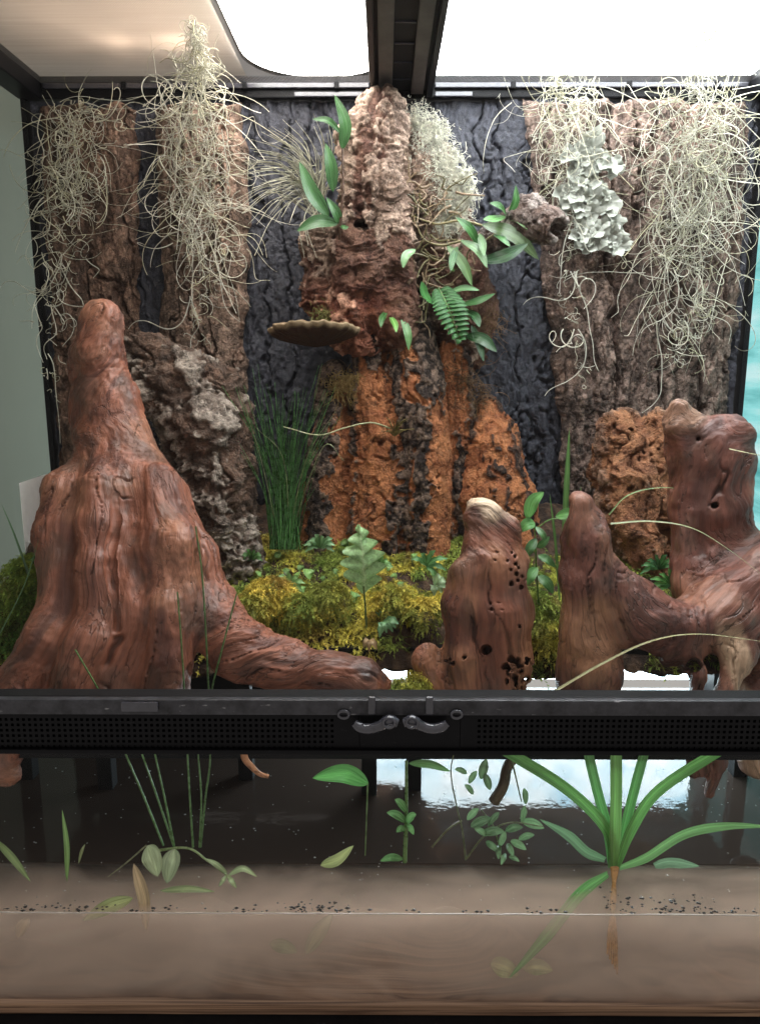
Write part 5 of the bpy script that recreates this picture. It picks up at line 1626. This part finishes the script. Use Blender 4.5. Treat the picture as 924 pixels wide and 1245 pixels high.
# submerged and floating leaves
def one_leaf(label, b, t, w, col, Yb=.045, Yt=.04, bow=(0, -3), shape='lance'):
    t_ = Thing('water_leaf', label, 'leaf', W(b[0], b[1], Yb))
    px_leaf(t_, b, t, Yb, Yt, w, col, bow, shape=shape, facing=(0, -1, 0.5), name='blade')
one_leaf('pale green oval leaf standing under the reeds at the water line', (180, 1028), (192, 1066), 24, (0.40, 0.46, 0.26), .05, .04)
one_leaf('second pale oval leaf under the reeds, leaning in', (213, 1032), (203, 1074), 22, (0.36, 0.42, 0.24), .05, .04)
one_leaf('yellow-green leaf lying flat at the water line beside the tan leaf', (162, 1092), (101, 1119), 17, (0.36, 0.40, 0.16), .018, .012)
one_leaf('tan pointed leaf hanging down into the murky water', (163, 1050), (178, 1132), 15, (0.44, 0.32, 0.18), .03, .008, (5, 0))
one_leaf('narrow green leaf floating on the murky strip', (195, 1083), (262, 1084), 8, (0.28, 0.33, 0.15), .028, .026)
one_leaf('green blade slanting into the murky water by the left pane', (-6, 1020), (38, 1072), 9, (0.26, 0.34, 0.13), .05, .03)
one_leaf('upright young blade standing in the murky water near the left pane', (82, 1072), (76, 984), 7, (0.20, 0.33, 0.10), .045, .045, (3, 0))
one_leaf('small curled yellow-green leaf at the edge of the dark pool', (390, 1052), (430, 1028), 13, (0.34, 0.38, 0.15), .05, .05, (0, 5))
one_leaf('faint pale leaf sunken under the floating oval leaf', (372, 1160), (405, 1110), 18, (0.40, 0.40, 0.24), .016, .02)
one_leaf('faint green leaf sunken deep in the murk', (328, 1148), (362, 1158), 16, (0.33, 0.38, 0.2), .016, .016)
one_leaf('sunken yellowish leaf below the strap-leaved plant', (596, 1172), (630, 1186), 22, (0.40, 0.40, 0.20), .012, .01)
one_leaf('sunken pale leaf beside the yellowish one', (634, 1176), (672, 1180), 18, (0.42, 0.40, 0.22), .012, .01)
one_leaf('tan sunken leaf near the left end of the murky water', (22, 1140), (36, 1116), 14, (0.40, 0.30, 0.18), .016, .02)
one_leaf('short reed tip beside the young blade', (96, 1050), (104, 1026), 4, (0.25, 0.27, 0.12), .05, .05)
cl = Thing('runner_plant', 'pale runner with drooping leaves at the edge of the murky strip', 'plant', W(275, 1068, .04))
px_stem(cl, [(190, 1034, .055), (228, 1031, .05), (252, 1046, .045), (276, 1064, .04)], 1.8, (0.30, 0.38, 0.17))
px_stem(cl, [(178, 1028, .05), (155, 1048, .05), (132, 1066, .05)], 1.2, (0.30, 0.30, 0.17))
for b, t, w, bow in (((277, 1062), (250, 1044), 6, (0, -2)), ((278, 1064), (313, 1066), 7, (0, -9)), ((277, 1064), (288, 1080), 6, (0, 0)), ((276, 1064), (266, 1078), 5, (0, 0))):
    px_leaf(cl, b, t, .04, .036, w, (0.36, 0.43, 0.22), bow)
tw = Thing('driftwood_splinter', 'small orange wood splinter hanging under the vent bar', 'wood', W(327, 944, .05))
px_stem(tw, [(296, 905, .05), (298, 922, .05), (306, 932, .05), (316, 941, .05), (327, 944, .05)], 5.0, (0.42, 0.185, 0.085), 'splinter', 16, 7, 0.5, mat='wood')
tw = Thing('forked_twig', 'thin bent dark twig standing behind the branching herb', 'twig', W(525, 1030, .06))
px_stem(tw, [(560, 998, .065), (545, 1008, .06), (525, 1030, .06)], 1.6, (0.14, 0.09, 0.05), 'twig', 12, 5, 0.6, mat='wood')
px_stem(tw, [(600, 975, .1), (612, 955, .1), (618, 930, .11), (640, 905, .11)], 7, (0.12, 0.08, 0.05), 'limb', 14, 7, 0.9, mat='wood')

# meniscus, its bright glint put into a pale colour, and floating debris
xs = np.linspace(-0.446, 0.446, 200)
P_ = np.stack([xs, np.full(200, 0.0012), ZW + 0.0002 + 0.0003 * vnoise(np.stack([xs * 60, xs * 0, xs * 0], -1), 5)], -1)
V_, F_ = tubes(P_[None], np.full((1, 200), 0.0007), 6)
single('water_meniscus', V_, F_, mat_plain('pale_glint_rim', (0.50, 0.42, 0.36), 0.08, 0.9, 0.15), kind='structure')
rg = np.random.default_rng(351)
Vd, Fd = [], []
def bit(c, r):
    n0 = sum(len(v) for v in Vd)
    v = np.array([(1, 0, 0), (-1, 0, 0), (0, 1, 0), (0, -1, 0), (0, 0, 1), (0, 0, -1)], float) * r * rg.uniform(0.5, 1.3, (6, 1)) * np.array([1.3, 1, 0.6]) + c
    Vd.append(v)
    for t_ in ((0, 2, 4), (2, 1, 4), (1, 3, 4), (3, 0, 4), (2, 0, 5), (1, 2, 5), (3, 1, 5), (0, 3, 5)):
        Fd.append([i + n0 for i in t_])
for x0, x1, n, sp_y in ((0, 120, 42, .006), (120, 330, 30, .004), (330, 430, 60, .006), (430, 640, 12, .003), (640, 700, 10, .004), (740, 880, 90, .012), (880, 924, 14, .004)):
    for _ in range(n):
        p = W(rg.uniform(x0, x1), 1112, 0.0)
        bit(np.array([p[0], 0.0025 + abs(rg.normal(0, sp_y)), ZW + 0.0006]), rg.uniform(0.0006, 0.0019))
single('floating_debris', np.vstack(Vd), np.array(Fd), MAT['debris'], 'dark crumbs of debris floating along the water line', 'debris', kind='stuff', smooth=False)
# bubbles and pale specks on the dark pool
Vd, Fd = [], []
for _ in range(260):
    y_ = rg.uniform(0.01, 0.24)
    bit(np.array([rg.uniform(-0.4, 0.4), y_, ZW + 0.0004]), rg.uniform(0.0004, 0.0010))
single('floating_specks', np.vstack(Vd), np.array(Fd), mat_plain('pale_specks', (0.5, 0.48, 0.45), 0.3, 0.6, 0.3), 'pale specks and bubbles on the water surface', 'debris', kind='stuff', smooth=False)
